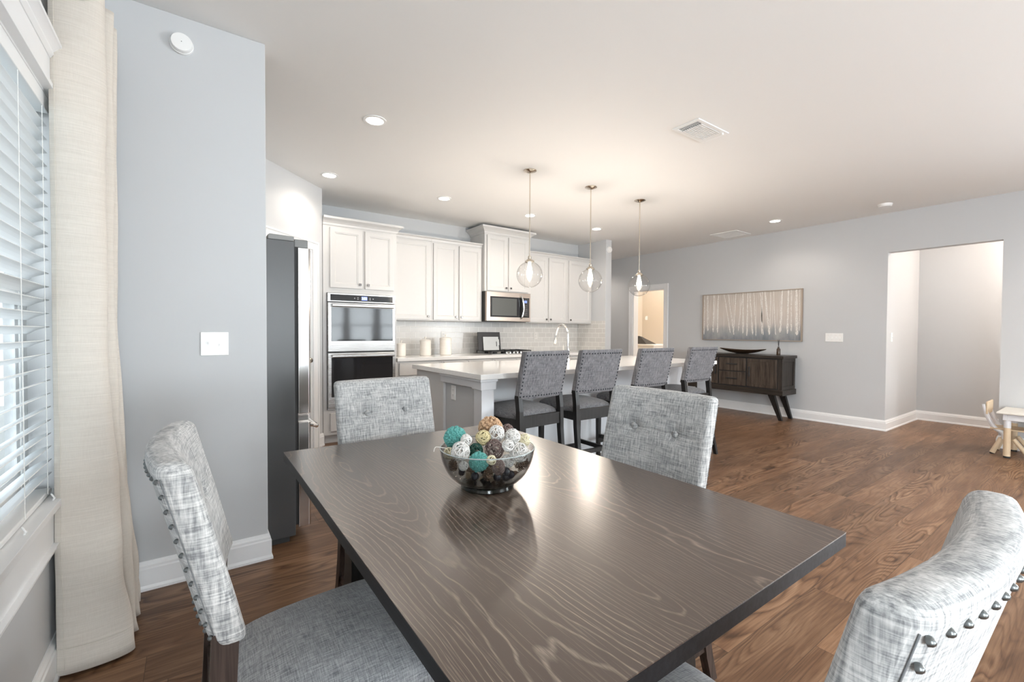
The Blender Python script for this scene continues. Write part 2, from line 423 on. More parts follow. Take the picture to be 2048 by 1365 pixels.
# diagonal pantry wall from (-0.15,3.80) to (1.11,5.06), with its door opening
pant = struct_root('wall_pantry', (1.11, 5.06, 0), PI + PI / 4)    # local +x runs toward lower-left, local +y points into the room
mb = MB(); mb.box(0, 0.18, -0.11, 0, 0, H); mb.box(0.18, 0.84, -0.11, 0, 2.06, H); mb.box(0.84, 1.79, -0.11, 0, 0, H)
struct('wall_surface', mb, M_wall, parent=pant)
struct('wall_return', MB().box(-0.27, -0.14, 3.80, 3.92, 0, H), M_wall)
struct('wall_kitchen', MB().box(1.10, 5.57, KY, KY + .12, 0, H), M_wall)
struct('wall_kitchen_left', MB().box(0.99, 1.10, 5.08, KY + .12, 0, H), M_wall)
struct('wall_kitchen_end', MB().box(5.44, 5.57, 5.03, KY, 0, H), M_wall, bevel=0.004)
struct('wall_kitchen_end_rear', MB().box(5.45, 5.57, KY + .12, 8.0, 0, H), M_wall)
struct('wall_right', wall_y(MB(), RX, RX + .12, RY, 8.0, [(0.862, 1.838, 0, 2.25), (5.10, 5.82, 0, 2.05), (-3.3, -1.9, 0.6, 2.2)]), M_wall)
struct('wall_rear_hall', MB().box(5.45, 9.4, 8.0, 8.1, 0, H), M_wall)
struct('wall_hall_side', MB().box(RX + .12, 8.45, 1.838, 1.95, 0, H), M_wall)
struct('wall_hall_back', MB().box(8.45, 8.57, -1.2, 1.95, 0, H), M_wall)
struct('wall_hall_end', MB().box(RX + .12, 8.57, -1.3, -1.2, 0, H), M_wall)
R3 = [(3.02, 3.88), (3.97, 4.83), (4.97, 5.83)]
struct('wall_rear', wall_x(MB(), RY - .13, RY, LX - .13, RX + .12, [(a, b, 0.72, 2.12) for a, b in R3] + [(0.0, 2.0, 0.0, 2.1)]), M_wall)
# laundry room behind the painting wall
struct('wall_laundry_back', MB().box(9.3, 9.4, 4.0, 8.0, 0, H), M_laundry)
struct('wall_laundry_side', MB().box(RX + .12, 9.3, 4.0, 4.1, 0, H), M_laundry)
struct('wall_laundry_far', MB().box(RX + .12, 9.3, 7.35, 7.45, 0, H), M_laundry)
struct('wall_laundry_front', wall_y(MB(), RX + .121, RX + .135, 4.1, 7.35, [(5.10, 5.82, 0, 2.05)]), M_laundry)

BP = [(0, 0), (0.022, 0), (0.022, 0.012), (0.016, 0.024), (0.016, 0.100), (0.012, 0.106), (0.012, 0.116), (0.007, 0.124), (0.004, 0.135), (0, 0.135)]
def baseboard(name, a, b, m0=0.0, m1=0.0, parent=None):
    """runs from a to b, the room lies to the left of the way; m0/m1: mitre outwards (+) or inwards (-) at the ends"""
    a = Vector((a[0], a[1])); b = Vector((b[0], b[1])); t = (b - a).normalized(); n = Vector((-t.y, t.x)); vs = []
    k = len(BP)
    for end, m in ((a, -m0), (b, m1)):
        for d, z in BP:
            p = end + n * d + t * d * m; vs.append((p.x, p.y, z))
    fs = [tuple(range(k))[::-1], tuple(range(k, 2 * k))] + [(i, (i + 1) % k, (i + 1) % k + k, i + k) for i in range(k)]
    struct(name, MB().add(vs, fs), M_trim, parent=parent)
baseboard('baseboard_switch', (0.312, 2.70), (LX, 2.70), 1, -1)
baseboard('baseboard_switch_end', (0.312, 2.82), (0.312, 2.70), 0, 1)
baseboard('baseboard_left', (LX, 2.70), (LX, RY), -1, 0)
baseboard('baseboard_right', (RX, RY), (RX, 0.862), 0, 1)
baseboard('baseboard_right_sideboard', (RX, 1.838), (RX, 5.01), 1, 0)
baseboard('baseboard_right_far', (RX, 5.91), (RX, 8.0), 0, 0)
baseboard('baseboard_hall_side', (8.45, 1.838), (RX, 1.838), -1, 1)
baseboard('baseboard_hall_back', (8.45, -1.2), (8.45, 1.838), 0, -1)
baseboard('baseboard_kitchen_end', (5.57, 5.03), (5.44, 5.03), 0, 0)
baseboard('baseboard_kitchen_far', (5.57, 8.0), (5.57, 5.03), 0, 0)
q = math.sqrt(0.5)
baseboard('baseboard_pantry', (1.11, 5.06), (1.11 - 0.08 * q, 5.06 - 0.08 * q), 0, 0)
baseboard('baseboard_pantry_far', (1.11 - 0.94 * q, 5.06 - 0.94 * q), (1.11 - 1.78 * q, 5.06 - 1.78 * q), 0, 0)

# door casings
def casing(name, w_, h_, parent, cw=0.088, ct=0.018, depth=0.12, mat=M_trim, two=False):
    mb = MB()
    sides = [(0.0, ct)]
    for x0, x1 in ((-cw, 0), (w_, w_ + cw)): mb.box(x0, x1, 0, ct, 0, h_ + cw)
    mb.box(0, w_, 0, ct, h_, h_ + cw)
    mb.box(-cw, -cw + 0.018, ct, ct + 0.008, 0, h_ + cw); mb.box(w_ + cw - 0.018, w_ + cw, ct, ct + 0.008, 0, h_ + cw)
    mb.box(-cw + 0.018, w_ + cw - 0.018, ct, ct + 0.008, h_ + cw - 0.018, h_ + cw)
    o = obj(name, mb, mat, parent, bevel=0.002)
    jb = MB(); jb.box(0, 0.015, -depth, 0, 0, h_); jb.box(w_ - 0.015, w_, -depth, 0, 0, h_); jb.box(0.015, w_ - 0.015, -depth, 0, h_ - 0.015, h_)
    obj('door_jamb', jb, mat, parent)
    return o
# pantry door
d1 = struct_root('door_1', (1.11 - 0.18 * q, 5.06 - 0.18 * q, 0), PI + PI / 4)
casing('door_casing', 0.66, 2.06, d1)
dl = MB(); Mx = Matrix.Translation((0.645, -0.025, 0.01)) @ Matrix.Rotation(PI, 4, 'Z')
dl.rings(0.63, 2.03, [(0, -0.035), (0, 0), (0.003, 0.003), (0.11, 0.003), (0.12, -0.006), (0.135, -0.006)], Mx)
leaf = obj('door_leaf', dl, M_trim, d1, bevel=0)
kn = MB(); kn.lathe([(0.026, 0), (0.026, 0.006), (0.012, 0.010), (0.010, 0.030), (0.024, 0.040), (0.028, 0.052), (0.022, 0.064), (0.0001, 0.067)], 20,
                    Matrix.Translation((0.075, -0.022, 0.93)) @ Matrix.Rotation(-PI / 2, 4, 'X'))
obj('door_knob', kn, M_nickel, leaf, smooth='auto')
# laundry door opening
d2 = struct_root('door_2', (RX, 5.10, 0), PI / 2)     # local x = +Y, local y = -X (into the room)
casing('door_casing', 0.72, 2.05, d2, depth=0.135)
# unseen glass patio door, added behind the camera as a light source
d3 = struct_root('added_door_3', (0.0, RY, 0), 0)
mb = MB()
for x0, x1 in ((0.0, 0.09), (0.94, 1.06), (1.91, 2.0)): mb.box(x0, x1, -0.09, -0.03, 0, 2.1)
mb.box(0.09, 1.91, -0.09, -0.03, 0, 0.14); mb.box(0.09, 1.91, -0.09, -0.03, 2.0, 2.1)
obj('door_frame', mb, M_vinyl, d3)
obj('door_pane', MB().box(0.09, 1.91, -0.062, -0.058, 0.14, 2.0), M_pane, d3)

def window(name, loc, rotz, w_, h_, cw=0.08, head=False, mull=False, sill=True):
    r = struct_root(name, loc, rotz)             # local origin: opening's lower centre on the inner wall face; +y into the room
    mb = MB(); y0, y1 = -0.115, -0.075; e = w_ / 2
    mb.box(-e, -e + 0.05, y0, y1, 0, h_); mb.box(e - 0.05, e, y0, y1, 0, h_); mb.box(-e + .05, e - .05, y0, y1, 0, 0.05); mb.box(-e + .05, e - .05, y0, y1, h_ - 0.05, h_)
    mb.box(-e + .05, e - .05, y0 - .005, y1 + .006, h_ / 2 - 0.02, h_ / 2 + 0.02)
    mb.box(-e + .05, -e + .085, y0, y1 - .012, 0.05, h_ / 2); mb.box(e - .085, e - .05, y0, y1 - .012, 0.05, h_ / 2); mb.box(-e + .085, e - .085, y0, y1 - .012, 0.05, 0.09)
    if mull:
        mb.box(-0.06, 0.06, y0, y1 + .01, 0.05, h_ / 2 - .02); mb.box(-0.06, 0.06, y0, y1 + .01, h_ / 2 + .02, h_ - .05)
    obj('window_frame', mb, M_vinyl, r)
    obj('window_pane', MB().box(-e + .05, e - .05, -0.098, -0.094, .05, h_ - .05), M_pane, r)
    c = MB(); c.box(-e - cw, -e, 0, 0.016, 0, h_); c.box(e, e + cw, 0, 0.016, 0, h_)
    if head:
        c.box(-e - cw, e + cw, 0, 0.02, h_ + 0.018, h_ + 0.105); c.box(-e - cw - .006, e + cw + .006, 0, 0.028, h_, h_ + 0.018)
        pr = [(0, h_ + .105), (.022, h_ + .105), (.032, h_ + .118), (.030, h_ + .124), (.046, h_ + .140), (.052, h_ + .142), (.052, h_ + .154), (0, h_ + .154)]
        c.prism(pr, -e - cw - .014, e + cw + .014, 'x')
    else:
        c.box(-e - cw, e + cw, 0, 0.016, h_, h_ + cw)
    obj('window_casing', c, M_trim, r, bevel=0.0015)
    j_ = MB(); j_.box(-e, -e + .008, -.075, 0.001, 0.003, h_ - .008); j_.box(e - .008, e, -.075, 0.001, 0.003, h_ - .008); j_.box(-e, e, -.075, 0.001, h_ - .008, h_ + .001)
    obj('window_jamb', j_, M_trim, r)
    s = MB(); s.box(-e - cw - .02, e + cw + .02, -0.07, 0.035, -0.022, 0.003)
    s.box(-e - cw, e + cw, 0, 0.014, -0.15, -0.022)
    s.prism([(0, -.185), (.012, -.185), (.022, -.172), (.022, -.160), (.030, -.150), (0, -.150)], -e - cw - .008, e + cw + .008, 'x')
    obj('window_sill', s, M_trim, r, bevel=0.0015)
    return r
def blind(label, loc, rotz, w_, h_, tilt, group, pitch=0.0475, sw=0.058, cords=(0.12,), y_c=-0.032, tassel=False):
    r = thing('window_blind', label, 'blind', loc, rotz, group)
    e = w_ / 2; mb = MB(); nsl = int((h_ - 0.10) / pitch)
    ca, sa = math.cos(tilt), math.sin(tilt)
    zs = []
    for i in range(nsl):
        z = 0.045 + pitch * (i + 0.5); zs.append(z)
        pts = []
        for k in range(5):
            u = (k / 4 - 0.5) * sw; crown = 0.0035 * (1 - (2 * k / 4 - 1) ** 2)
            pts.append((y_c + u * ca - crown * sa, z + u * sa + crown * ca))
        for k in range(4, -1, -1):
            u = (k / 4 - 0.5) * sw; crown = 0.0035 * (1 - (2 * k / 4 - 1) ** 2) - 0.0026
            pts.append((y_c + u * ca - crown * sa, z + u * sa + crown * ca))
        mb.prism(pts, -e, e, 'x')
    obj('slats', mb, M_slat, r)
    obj('headrail', MB().box(-e, e, y_c - 0.03, y_c + 0.034, h_ - 0.062, h_ - 0.010), M_slat, r, bevel=0.003)
    obj('bottom_rail', MB().box(-e, e, y_c - 0.027, y_c + 0.027, 0.006, 0.024), M_slat, r, bevel=0.004)
    cm = MB()
    for cx in [-e + c for c in cords] + [e - c for c in cords]:
        for dy in (-0.031, 0.031): cm.tube([(cx, y_c + dy, 0.02), (cx, y_c + dy, h_ - 0.05)], 0.0011, 5)
    obj('ladder_cord', cm, M_cord, r)
    if tassel:
        for cx in (-e + 0.10, -e + 0.42):
            t = MB()
            t.lathe([(0.0001, 0), (0.009, 0.002), (0.010, 0.010), (0.005, 0.022), (0.002, 0.03)], 14, Matrix.Translation((cx, 0.015, -0.030)))
            t.tube([(cx, 0.015, 0.0), (cx + .006, .022, .012), (cx, 0.012, .024), (cx - .006, .018, .012), (cx, 0.015, -0.004)], 0.003, 6)
            obj('cord_clip', t, M_plate, r, smooth='auto')
    return r
wW1 = W1[1] - W1[0]
window('window_1', (LX, (W1[0] + W1[1]) / 2, W1[2]), -PI / 2, wW1, W1[3] - W1[2], cw=0.075, head=True, mull=True)
blind('white slatted blind filling the window beside the curtain', (LX, (W1[0] + W1[1]) / 2 - .03, W1[2]), -PI / 2, wW1 - .08, W1[3] - W1[2], math.radians(24), None, cords=(0.075, 0.33, 0.6), tassel=True)
window('window_2', (LX, -1.6, 0.5), -PI / 2, 1.4, 1.75)  # unseen window, added to bring in more light
window('window_3', (RX, -2.6, 0.6), PI / 2, 1.4, 1.6)  # also unseen, added for light from the far side
for i, (a, b) in enumerate(R3):
    window('window_%d' % (i + 4), ((a + b) / 2, RY, 0.72), 0, b - a, 1.40, cw=0.04)
    blind('white slatted blind hanging in a window behind the dining area', ((a + b) / 2, RY, 0.72), 0, b - a - .03, 1.40, math.radians(12), 'blinds reflected in the oven door')

# outdoors
struct('ground_bounce', MB().box(-14, LX - .7, -14, 14, -0.5, -0.4), plain('pale_bounce_ground', (0.50, 0.50, 0.47), 0.9, var=0.1, nscale=3))  # unseen ground, made pale to bounce light up onto the blind slats
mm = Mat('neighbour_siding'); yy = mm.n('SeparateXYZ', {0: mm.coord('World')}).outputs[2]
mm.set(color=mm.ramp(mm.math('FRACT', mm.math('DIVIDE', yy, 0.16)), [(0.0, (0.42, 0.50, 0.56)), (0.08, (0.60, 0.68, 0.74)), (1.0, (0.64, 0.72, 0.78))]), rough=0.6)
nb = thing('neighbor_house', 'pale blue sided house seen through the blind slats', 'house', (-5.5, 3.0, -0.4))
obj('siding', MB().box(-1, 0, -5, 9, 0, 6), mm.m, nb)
M_nglass = plain('neighbour_glass', (0.15, 0.2, 0.24), 0.1)
for yy0 in (-1.5, 1.2, 3.9):
    nw = obj('window_trim', MB().box(0, 0.05, yy0, yy0 + 1.1, 1.2, 3.0), M_vinyl, nb)
    obj('window_glass', MB().box(0.05, 0.06, yy0 + .12, yy0 + 0.98, 1.32, 2.88), M_nglass, nw)

# ------------------------------------------------------------------ curtain, rod
def catmull(P, n=6):
    out = []
    for i in range(len(P) - 1):
        p0 = P[max(i - 1, 0)]; p1 = P[i]; p2 = P[i + 1]; p3 = P[min(i + 2, len(P) - 1)]
        for k in range(n):
            t = k / n
            out.append(tuple(0.5 * ((2 * b) + (-a + c) * t + (2 * a - 5 * b + 4 * c - d) * t * t + (-a + 3 * b - 3 * c + d) * t ** 3) for a, b, c, d in zip(p0, p1, p2, p3)))
    out.append(tuple(P[-1])); return out
CP = [(-.404, 2.190), (-.385, 2.178), (-.345, 2.172), (-.300, 2.180), (-.268, 2.200), (-.262, 2.228), (-.290, 2.256), (-.345, 2.270), (-.385, 2.290), (-.365, 2.318), (-.300, 2.328), (-.254, 2.350),
      (-.280, 2.380), (-.350, 2.390), (-.388, 2.412), (-.360, 2.440), (-.295, 2.450), (-.258, 2.474), (-.290, 2.500), (-.360, 2.510), (-.385, 2.540), (-.335, 2.565), (-.27, 2.585)]
path = catmull(CP, 6); NZ = 70; vs = []; fs = []; m_ = len(path)
for j in range(NZ + 1):
    z = 0.012 + (2.47 - 0.012) * j / NZ; b = max(0, 1 - z / 1.3) ** 1.4; tp = max(0, (z - 1.6) / 0.87)
    for i, (x, y) in enumerate(path):
        s_ = i / m_
        wob = 0.006 * math.sin(9 * z + 7 * s_) * (0.4 + b) + 0.004 * math.sin(23 * z + 19 * s_) * b
        xx = -.404 + (x + .404) * (1 + 0.42 * b - 0.05 * (1 - abs(2 * z / 2.4 - 1))) + wob * (x + .41) / .1 * 0.6
        yy = y - 0.02 * b + wob * 0.7
        vs.append((xx, yy, z))
for j in range(NZ):
    for i in range(m_ - 1): fs.append((j * m_ + i, j * m_ + i + 1, (j + 1) * m_ + i + 1, (j + 1) * m_ + i))
cur = thing('curtain', 'cream linen grommet curtain hanging in folds beside the window', 'curtain', (0, 0, 0))
cloth = obj('curtain_panel', MB().add(vs, fs), M_curtain, cur, smooth=True, solid=0.003)
hm = MB()
hem = [(x * 1, y, 0) for x, y in path]
def curt(i, z, off=0.0):
    j = min(NZ, max(0, round((z - .012) / (2.458) * NZ))); v = vs[j * m_ + i]; return (v[0], v[1] - off, z)
hm.tube([curt(i, 0.105, 0.0025) for i in range(0, 34)], 0.0018, 5)
hm.tube([curt(5, z / 50 * 2.4 + 0.02, 0.0025) for z in range(0, 50)], 0.0012, 5)
obj('hem', hm, M_curtain, cur, smooth=True)
for gx, gy in ((-.325, 2.170), (-.33, 2.268), (-.33, 2.327), (-.33, 2.393), (-.33, 2.449), (-.33, 2.510)):
    g = MB(); pts = [(gx + 0.026 * math.cos(a), gy, 2.412 + 0.026 * math.sin(a)) for a in [2 * PI * k / 28 for k in range(28)]]
    g.tube(pts, 0.0055, 8, closed=True); obj('grommet', g, M_chrome, cur, smooth=True)
rod = thing('curtain_rod', 'dark metal rod threaded through the curtain grommets', 'curtain rod', (-0.33, 0, 2.412))
obj('pole', MB().tube([(0, 0.45, 0), (0, 2.62, 0)], 0.0125, 16), M_blackm, rod, smooth='auto')
rb = MB(); rb.box(-0.09, 0.0, 2.595, 2.607, -0.006, 0.006); rb.box(-0.09, -0.084, 2.585, 2.617, -0.03, 0.03); obj('bracket', rb, M_blackm, rod)
fm = MB(); fm.sphere((0, 2.64, 0), 0.022); obj('finial', fm, M_blackm, rod, smooth=True)

# ------------------------------------------------------------------ wall plates, detectors, ceiling fittings
def plate(label, loc, rotz, w_, h_, toggles, cat='light switch', kind='switch', sockets=0, mat=None):
    r = thing('switch_plate' if kind == 'switch' else 'outlet_plate', label, cat, loc, rotz)   # local: plate in XZ, +y out of the wall
    obj('cover', MB().box(-w_ / 2, w_ / 2, 0, 0.006, -h_ / 2, h_ / 2), mat or M_plate, r, bevel=0.0025)
    for i in range(toggles):
        x = (i - (toggles - 1) / 2) * 0.046
        t = MB(); t.box(x - .0055, x + .0055, 0.005, 0.0075, -0.012, 0.012); t.box(x - .0035, x + .0035, 0.006, 0.018, (0.0 if i % 2 else -0.009), (0.009 if i % 2 else 0.0))
        obj('toggle', t, M_plate, r)
        for zz in (-0.03, 0.03): obj('screw', MB().lathe([(0.003, 0), (0.003, 0.0015)], 10, Matrix.Translation((x, 0.006, zz)) @ Matrix.Rotation(-PI / 2, 4, 'X')), M_nickel, r)
    for i in range(sockets):
        z = (0.021 if i else -0.021)
        s = MB(); s.box(-0.015, 0.015, 0.005, 0.008, z - .014, z + .014); so = obj('socket', s, mat or M_plate, r, bevel=0.002)
        k = MB(); k.box(-0.007, -0.005, 0.0078, 0.0085, z - .001, z + .007); k.box(0.005, 0.007, 0.0078, 0.0085, z - .001, z + .007); k.box(-.0018, .0018, .0078, .0085, z - .009, z - .005)
        obj('slot', k, M_slot, so)
    return r
R_S = PI  # plates facing -Y
plate('white double toggle switch plate on the grey wall beside the refrigerator', (0.08, 2.70, 1.16), PI, 0.118, 0.118, 2)
plate('wide white four gang switch plate on the wall past the painting', (RX, 2.40, 1.175), PI / 2, 0.205, 0.115, 4)
plate('small white switch plate on the hallway opening side wall', (7.27, 1.838, 1.185), PI, 0.07, 0.115, 1)
M_olight = plain('tile_outlet_white', (0.74, 0.72, 0.69), 0.3)
plate('white outlet on the backsplash between cooktop and faucet', (4.50, KY - .010, 1.172), PI, 0.075, 0.118, 0, 'outlet', 'outlet', 2, M_olight)
plate('white outlet on the backsplash behind the faucet neck', (5.20, KY - .010, 1.172), PI, 0.075, 0.118, 0, 'outlet', 'outlet', 2, M_olight)
plate('white outlet on the backsplash above the tallest canister', (2.845, KY - .010, 1.172), PI, 0.075, 0.118, 0, 'outlet', 'outlet', 2, M_olight)

def disc_detector(name, label, loc, M, r0=0.055, cat='detector', hole=True):
    t = thing(name, label, cat, loc)
    obj('base', MB().lathe([(r0 * 1.02, 0), (r0 * 1.02, 0.008), (r0, 0.012)], 36, M), M_plate, t, smooth='auto')
    obj('cover', MB().lathe([(r0 * 0.94, 0.0115), (r0 * 0.94, 0.024), (r0 * 0.86, 0.032), (0.0001, 0.034)], 36, M), M_plate, t, smooth='auto')
    if hole: obj('sensor_hole', MB().lathe([(0.0018, 0.033), (0.0018, 0.035)], 10, M), M_slot, t)
Rm = Matrix.Rotation(PI / 2, 4, 'X')       # +z -> -y
disc_detector('chime_detector', 'round white detector high on the grey wall near the curtain', (-0.043, 2.70, 2.603), Rm, 0.047)
disc_detector('chime_detector', 'small round white detector on the kitchen wall end', (5.505, 5.03, 2.577), Rm, 0.05, hole=False)
disc_detector('smoke_detector', 'round white smoke detector on the ceiling near the hallway opening', (6.57, 1.745, H), Matrix.Rotation(PI, 4, 'X'), 0.07, hole=False)

def downlight(x, y, label, power=16, vis=True):
    t = thing('recessed_light', label, 'ceiling light', (x, y, H), 0, 'recessed ceiling lights')
    obj('trim_ring', MB().lathe([(0.080, 0), (0.080, -0.005), (0.060, -0.007), (0.058, 0.0)], 32), M_plate, t, smooth='auto')
    obj('lens', MB().lathe([(0.060, -0.0045), (0.030, -0.007), (0.0001, -0.008)], 28, close=False), M_lamp, t, smooth=True)
    l = bpy.data.lights.new('downlight_lamp', 'SPOT'); l.energy = power; l.color = WARM; l.spot_size = math.radians(150); l.spot_blend = 0.6; l.shadow_soft_size = 0.055
    o = bpy.data.objects.new('downlight_lamp', l); C.objects.link(o); o.parent = t; o.location = (0, 0, -0.03)
for x, y, lb, p in ((1.06, 3.20, 'recessed light in the ceiling directly above the refrigerator', 9),
                 (1.07, 4.57, 'recessed light in the ceiling in front of the pantry corner', 9),
                 (2.31, 4.59, 'recessed light in the ceiling before the tall canister counter', 9),
                 (3.54, 4.59, 'recessed light in the ceiling in front of the microwave', 9),
                 (4.78, 4.61, 'recessed light in the ceiling near the middle pendant rod', 9),
                 (6.36, 2.86, 'recessed light in the ceiling above the dark sideboard', 9)):
    downlight(x, y, lb, p)
for x, y, p in ((6.36, -0.6, 44), (3.6, -0.9, 40), (3.6, -3.0, 46), (1.2, -2.4, 16)):
    downlight(x, y, 'added recessed light in the unseen ceiling over the living area', p)  # out of view, added to brighten the room from above
downlight(6.35, 6.7, 'added recessed light hidden in the passage past the kitchen', 22)  # hidden lamp, added to brighten the dark passage wall

def grille(label, x0, x1, y0, y1, nsl, along='x', dark=False, name='ceiling_vent'):
    t = thing(name, label, 'vent', ((x0 + x1) / 2, (y0 + y1) / 2, H))
    a, b = (x1 - x0) / 2, (y1 - y0) / 2; fw = 0.028
    f = MB(); f.box(-a, a, -b, -b + fw, -0.008, 0); f.box(-a, a, b - fw, b, -0.008, 0); f.box(-a, -a + fw, -b + fw, b - fw, -0.008, 0); f.box(a - fw, a, -b + fw, b - fw, -0.008, 0)
    obj('frame', f, M_plate, t, bevel=0.002)
    obj('backing', MB().box(-a + fw, a - fw, -b + fw, b - fw, -0.0015, -0.0005), plain('vent_dark', (0.07, 0.068, 0.065), 0.8) if dark else M_plate, t)
    s = MB()
    if dark:
        x0s = -a + fw + 0.055
        for i in range(nsl):
            yy = -b + fw + (2 * b - 2 * fw) * (i + 0.5) / nsl
            s.box(x0s, a - fw - 0.05, yy - .0045, yy + .0045, -0.010, -0.002)
        s.box(a - fw - 0.048, a - fw - .004, -b + fw, b - fw, -0.009, -0.002)
        for i in range(3):
            xx = -a + fw + 0.006 + i * 0.016; s.box(xx, xx + 0.003, -b + fw, b - fw, -0.006, -0.002)
    else:
        for i in range(nsl):
            yy = -b + fw + (2 * b - 2 * fw) * (i + 0.5) / nsl; s.box(-a + fw, a - fw, yy - .006, yy + .004, -0.005, -0.002)
    obj('louvers', s, M_plate, t)
    if dark: obj('damper_lever', MB().box(a - fw - .03, a - fw - .018, -b + 0.018, -b + .026, -0.022, -0.006), M_plate, t)
grille('white ceiling supply vent with dark slot between pendants and room', 2.895, 3.295, 1.82, 2.035, 10, dark=True)
grille('flush pale return grille in the ceiling over the sideboard', 6.46, 6.88, 3.44, 3.85, 16, name='return_grille')

# hall lamp (out of view above the opening) lights the hallway
t = thing('flush_light', 'ceiling light inside the hallway', 'ceiling light', (7.85, 0.1, H))
obj('diffuser', MB().lathe([(0.13, 0), (0.125, -0.04), (0.08, -0.065), (0.0001, -0.075)], 32), M_lamp, t, smooth=True)
l = bpy.data.lights.new('hall_lamp', 'POINT'); l.energy = 46; l.color = (1, .88, .78); l.shadow_soft_size = 0.12
o = bpy.data.objects.new('hall_lamp', l); C.objects.link(o); o.parent = t; o.location = (0, 0, -0.2)
t = thing('flush_light', 'ceiling light inside the laundry room', 'ceiling light', (8.2, 5.6, H))
obj('diffuser', MB().lathe([(0.13, 0), (0.125, -0.04), (0.08, -0.065), (0.0001, -0.075)], 32), M_lamp, t, smooth=True)
l = bpy.data.lights.new('laundry_lamp', 'POINT'); l.energy = 42; l.color = (1, .82, .64); l.shadow_soft_size = 0.12
o = bpy.data.objects.new('laundry_lamp', l); C.objects.link(o); o.parent = t; o.location = (0, 0, -0.2)

# ------------------------------------------------------------------ kitchen cabinets
DOORP = [(0, -0.018), (0, -0.001), (0.002, 0.001), (0.046, 0.001), (0.049, -0.002), (0.058, -0.004), (0.061, -0.010), (0.068, -0.010)]
SLABP = [(0, -0.018), (0, -0.002), (0.003, 0.001), (0.014, 0.001)]
M_knob = plain('pewter_knob', (0.16, 0.15, 0.145), 0.25, 0.9)
def knob_mb(x, z, y=0.0):
    k = MB(); k.lathe([(0.006, 0), (0.005, 0.014)], 12, Matrix.Translation((x, y, z)) @ Matrix.Rotation(PI / 2, 4, 'X'))
    k.box(x - .013, x + .013, y - .024, y - .014, z - .013, z + .013); return k
def door_on(parent, x0, x1, z0, z1, yf, knob=None, prof=DOORP, name='door'):
    M = Matrix.Translation((x0, yf - 0.019, z0))
    d = obj(name, MB().rings(x1 - x0, z1 - z0, prof, M), M_cab, parent)
    if knob: obj('knob', knob_mb(knob[0], knob[1], yf - .020), M_knob, d, bevel=0.002)
    return d
def crown(parent, x0, x1, yf, z, h_, out, left=False, right=False, name='crown_molding', back=5.30):
    pr = [(0, 0), (-0.010, 0), (-0.012, h_ * .25), (-out * .45, h_ * .5), (-out * .8, h_ * .68), (-out, h_ * .74), (-out, h_), (0, h_)]
    mb = MB(); vs = []; fs = []; n = len(pr)
    # front run with mitred returns
    def P(d, zz, side):
        if side == 'fl': return (x0 + (d if left else 0), yf + d, z + zz)
        if side == 'fr': return (x1 - (d if right else 0), yf + d, z + zz)
        if side == 'bl': return (x0 + d, back, z + zz)
        return (x1 - d, back, z + zz)
    def run(a, b):
        v = [P(d, zz, a) for d, zz in pr] + [P(d, zz, b) for d, zz in pr]
        mb.add(v, [tuple(range(n))[::-1], tuple(range(n, 2 * n))] + [(i, (i + 1) % n, (i + 1) % n + n, i + n) for i in range(n)])
    run('fl', 'fr')
    if left: run('bl', 'fl')
    if right: run('fr', 'br')
    obj(name, mb, M_cab, parent)

G_UP = 'white wall cabinets over the counter'
# tall oven cabinet
TY = 5.06
tc = thing('oven_cabinet', 'tall white cabinet housing the double wall oven', 'cabinet', (0, 0, 0))
mb = MB()
mb.box(1.115, 1.152, TY, KY - .001, 0.10, 2.37); mb.box(1.903, 1.93, TY, KY - .001, 0.10, 2.37)
mb.box(1.152, 1.903, TY, KY - .001, 1.645, 2.37); mb.box(1.152, 1.903, TY, KY - .001, 0.10, 0.372); mb.box(1.13, 1.93, TY + .07, KY - .001, 0.0, 0.10)
mb.box(1.152, 1.903, 5.64, KY - .001, 0.372, 1.645)
obj('cabinet_body', mb, M_cab, tc)
door_on(tc, 1.185, 1.530, 1.70, 2.345, TY, (1.500, 1.745)); door_on(tc, 1.560, 1.890, 1.70, 2.345, TY, (1.590, 1.745))
door_on(tc, 1.185, 1.890, 0.140, 0.335, TY, None, SLABP, 'drawer')
crown(tc, 1.115, 1.93, TY, 2.37, 0.085, 0.062, right=True)

# double oven
ov = thing('wall_oven', 'stainless steel double wall oven with black glass doors', 'oven', (0, 0, 0))
obj('oven_body', MB().box(1.155, 1.900, TY - .004, 5.62, 0.376, 1.641), M_blackm, ov)
cp = obj('control_panel', MB().box(1.155, 1.900, TY - .028, TY - .004, 1.548, 1.641), M_steel, ov, bevel=0.002)
obj('glass_strip', MB().box(1.185, 1.875, TY - .031, TY - .028, 1.560, 1.626), M_black, cp)
obj('display', MB().box(1.515, 1.578, TY - .0315, TY - .031, 1.572, 1.614), M_disp, cp)
def text_obj(txt, size, loc, rot, mat, parent, name):
    cu = bpy.data.curves.new(name, 'FONT'); cu.body = txt; cu.size = size; cu.align_x = 'CENTER'; cu.align_y = 'CENTER'; cu.extrude = 0.0003
    o = bpy.data.objects.new(name, cu); C.objects.link(o); bpy.context.view_layer.update()
    me = bpy.data.meshes.new_from_object(o.evaluated_get(bpy.context.evaluated_depsgraph_get())); bpy.data.objects.remove(o)
    me.materials.clear(); me.materials.append(mat)
    m = bpy.data.objects.new(name, me); C.objects.link(m); m.location = loc; m.rotation_euler = rot; m.parent = parent; return m
text_obj('2:22', 0.034, (1.546, TY - .0322, 1.593), (PI / 2, 0, 0), M_digits, cp, 'clock_digits')
mb = MB()
for xx in (1.44, 1.475, 1.61, 1.645):
    for zz in ((1.583, 1.600) if xx in (1.475, 1.61) else (1.592,)): mb.box(xx - .006, xx + .006, TY - .0316, TY - .031, zz - .004, zz + .004)
obj('touch_icons', mb, plain('icon_grey', (0.5, 0.52, 0.55), 0.5), cp)
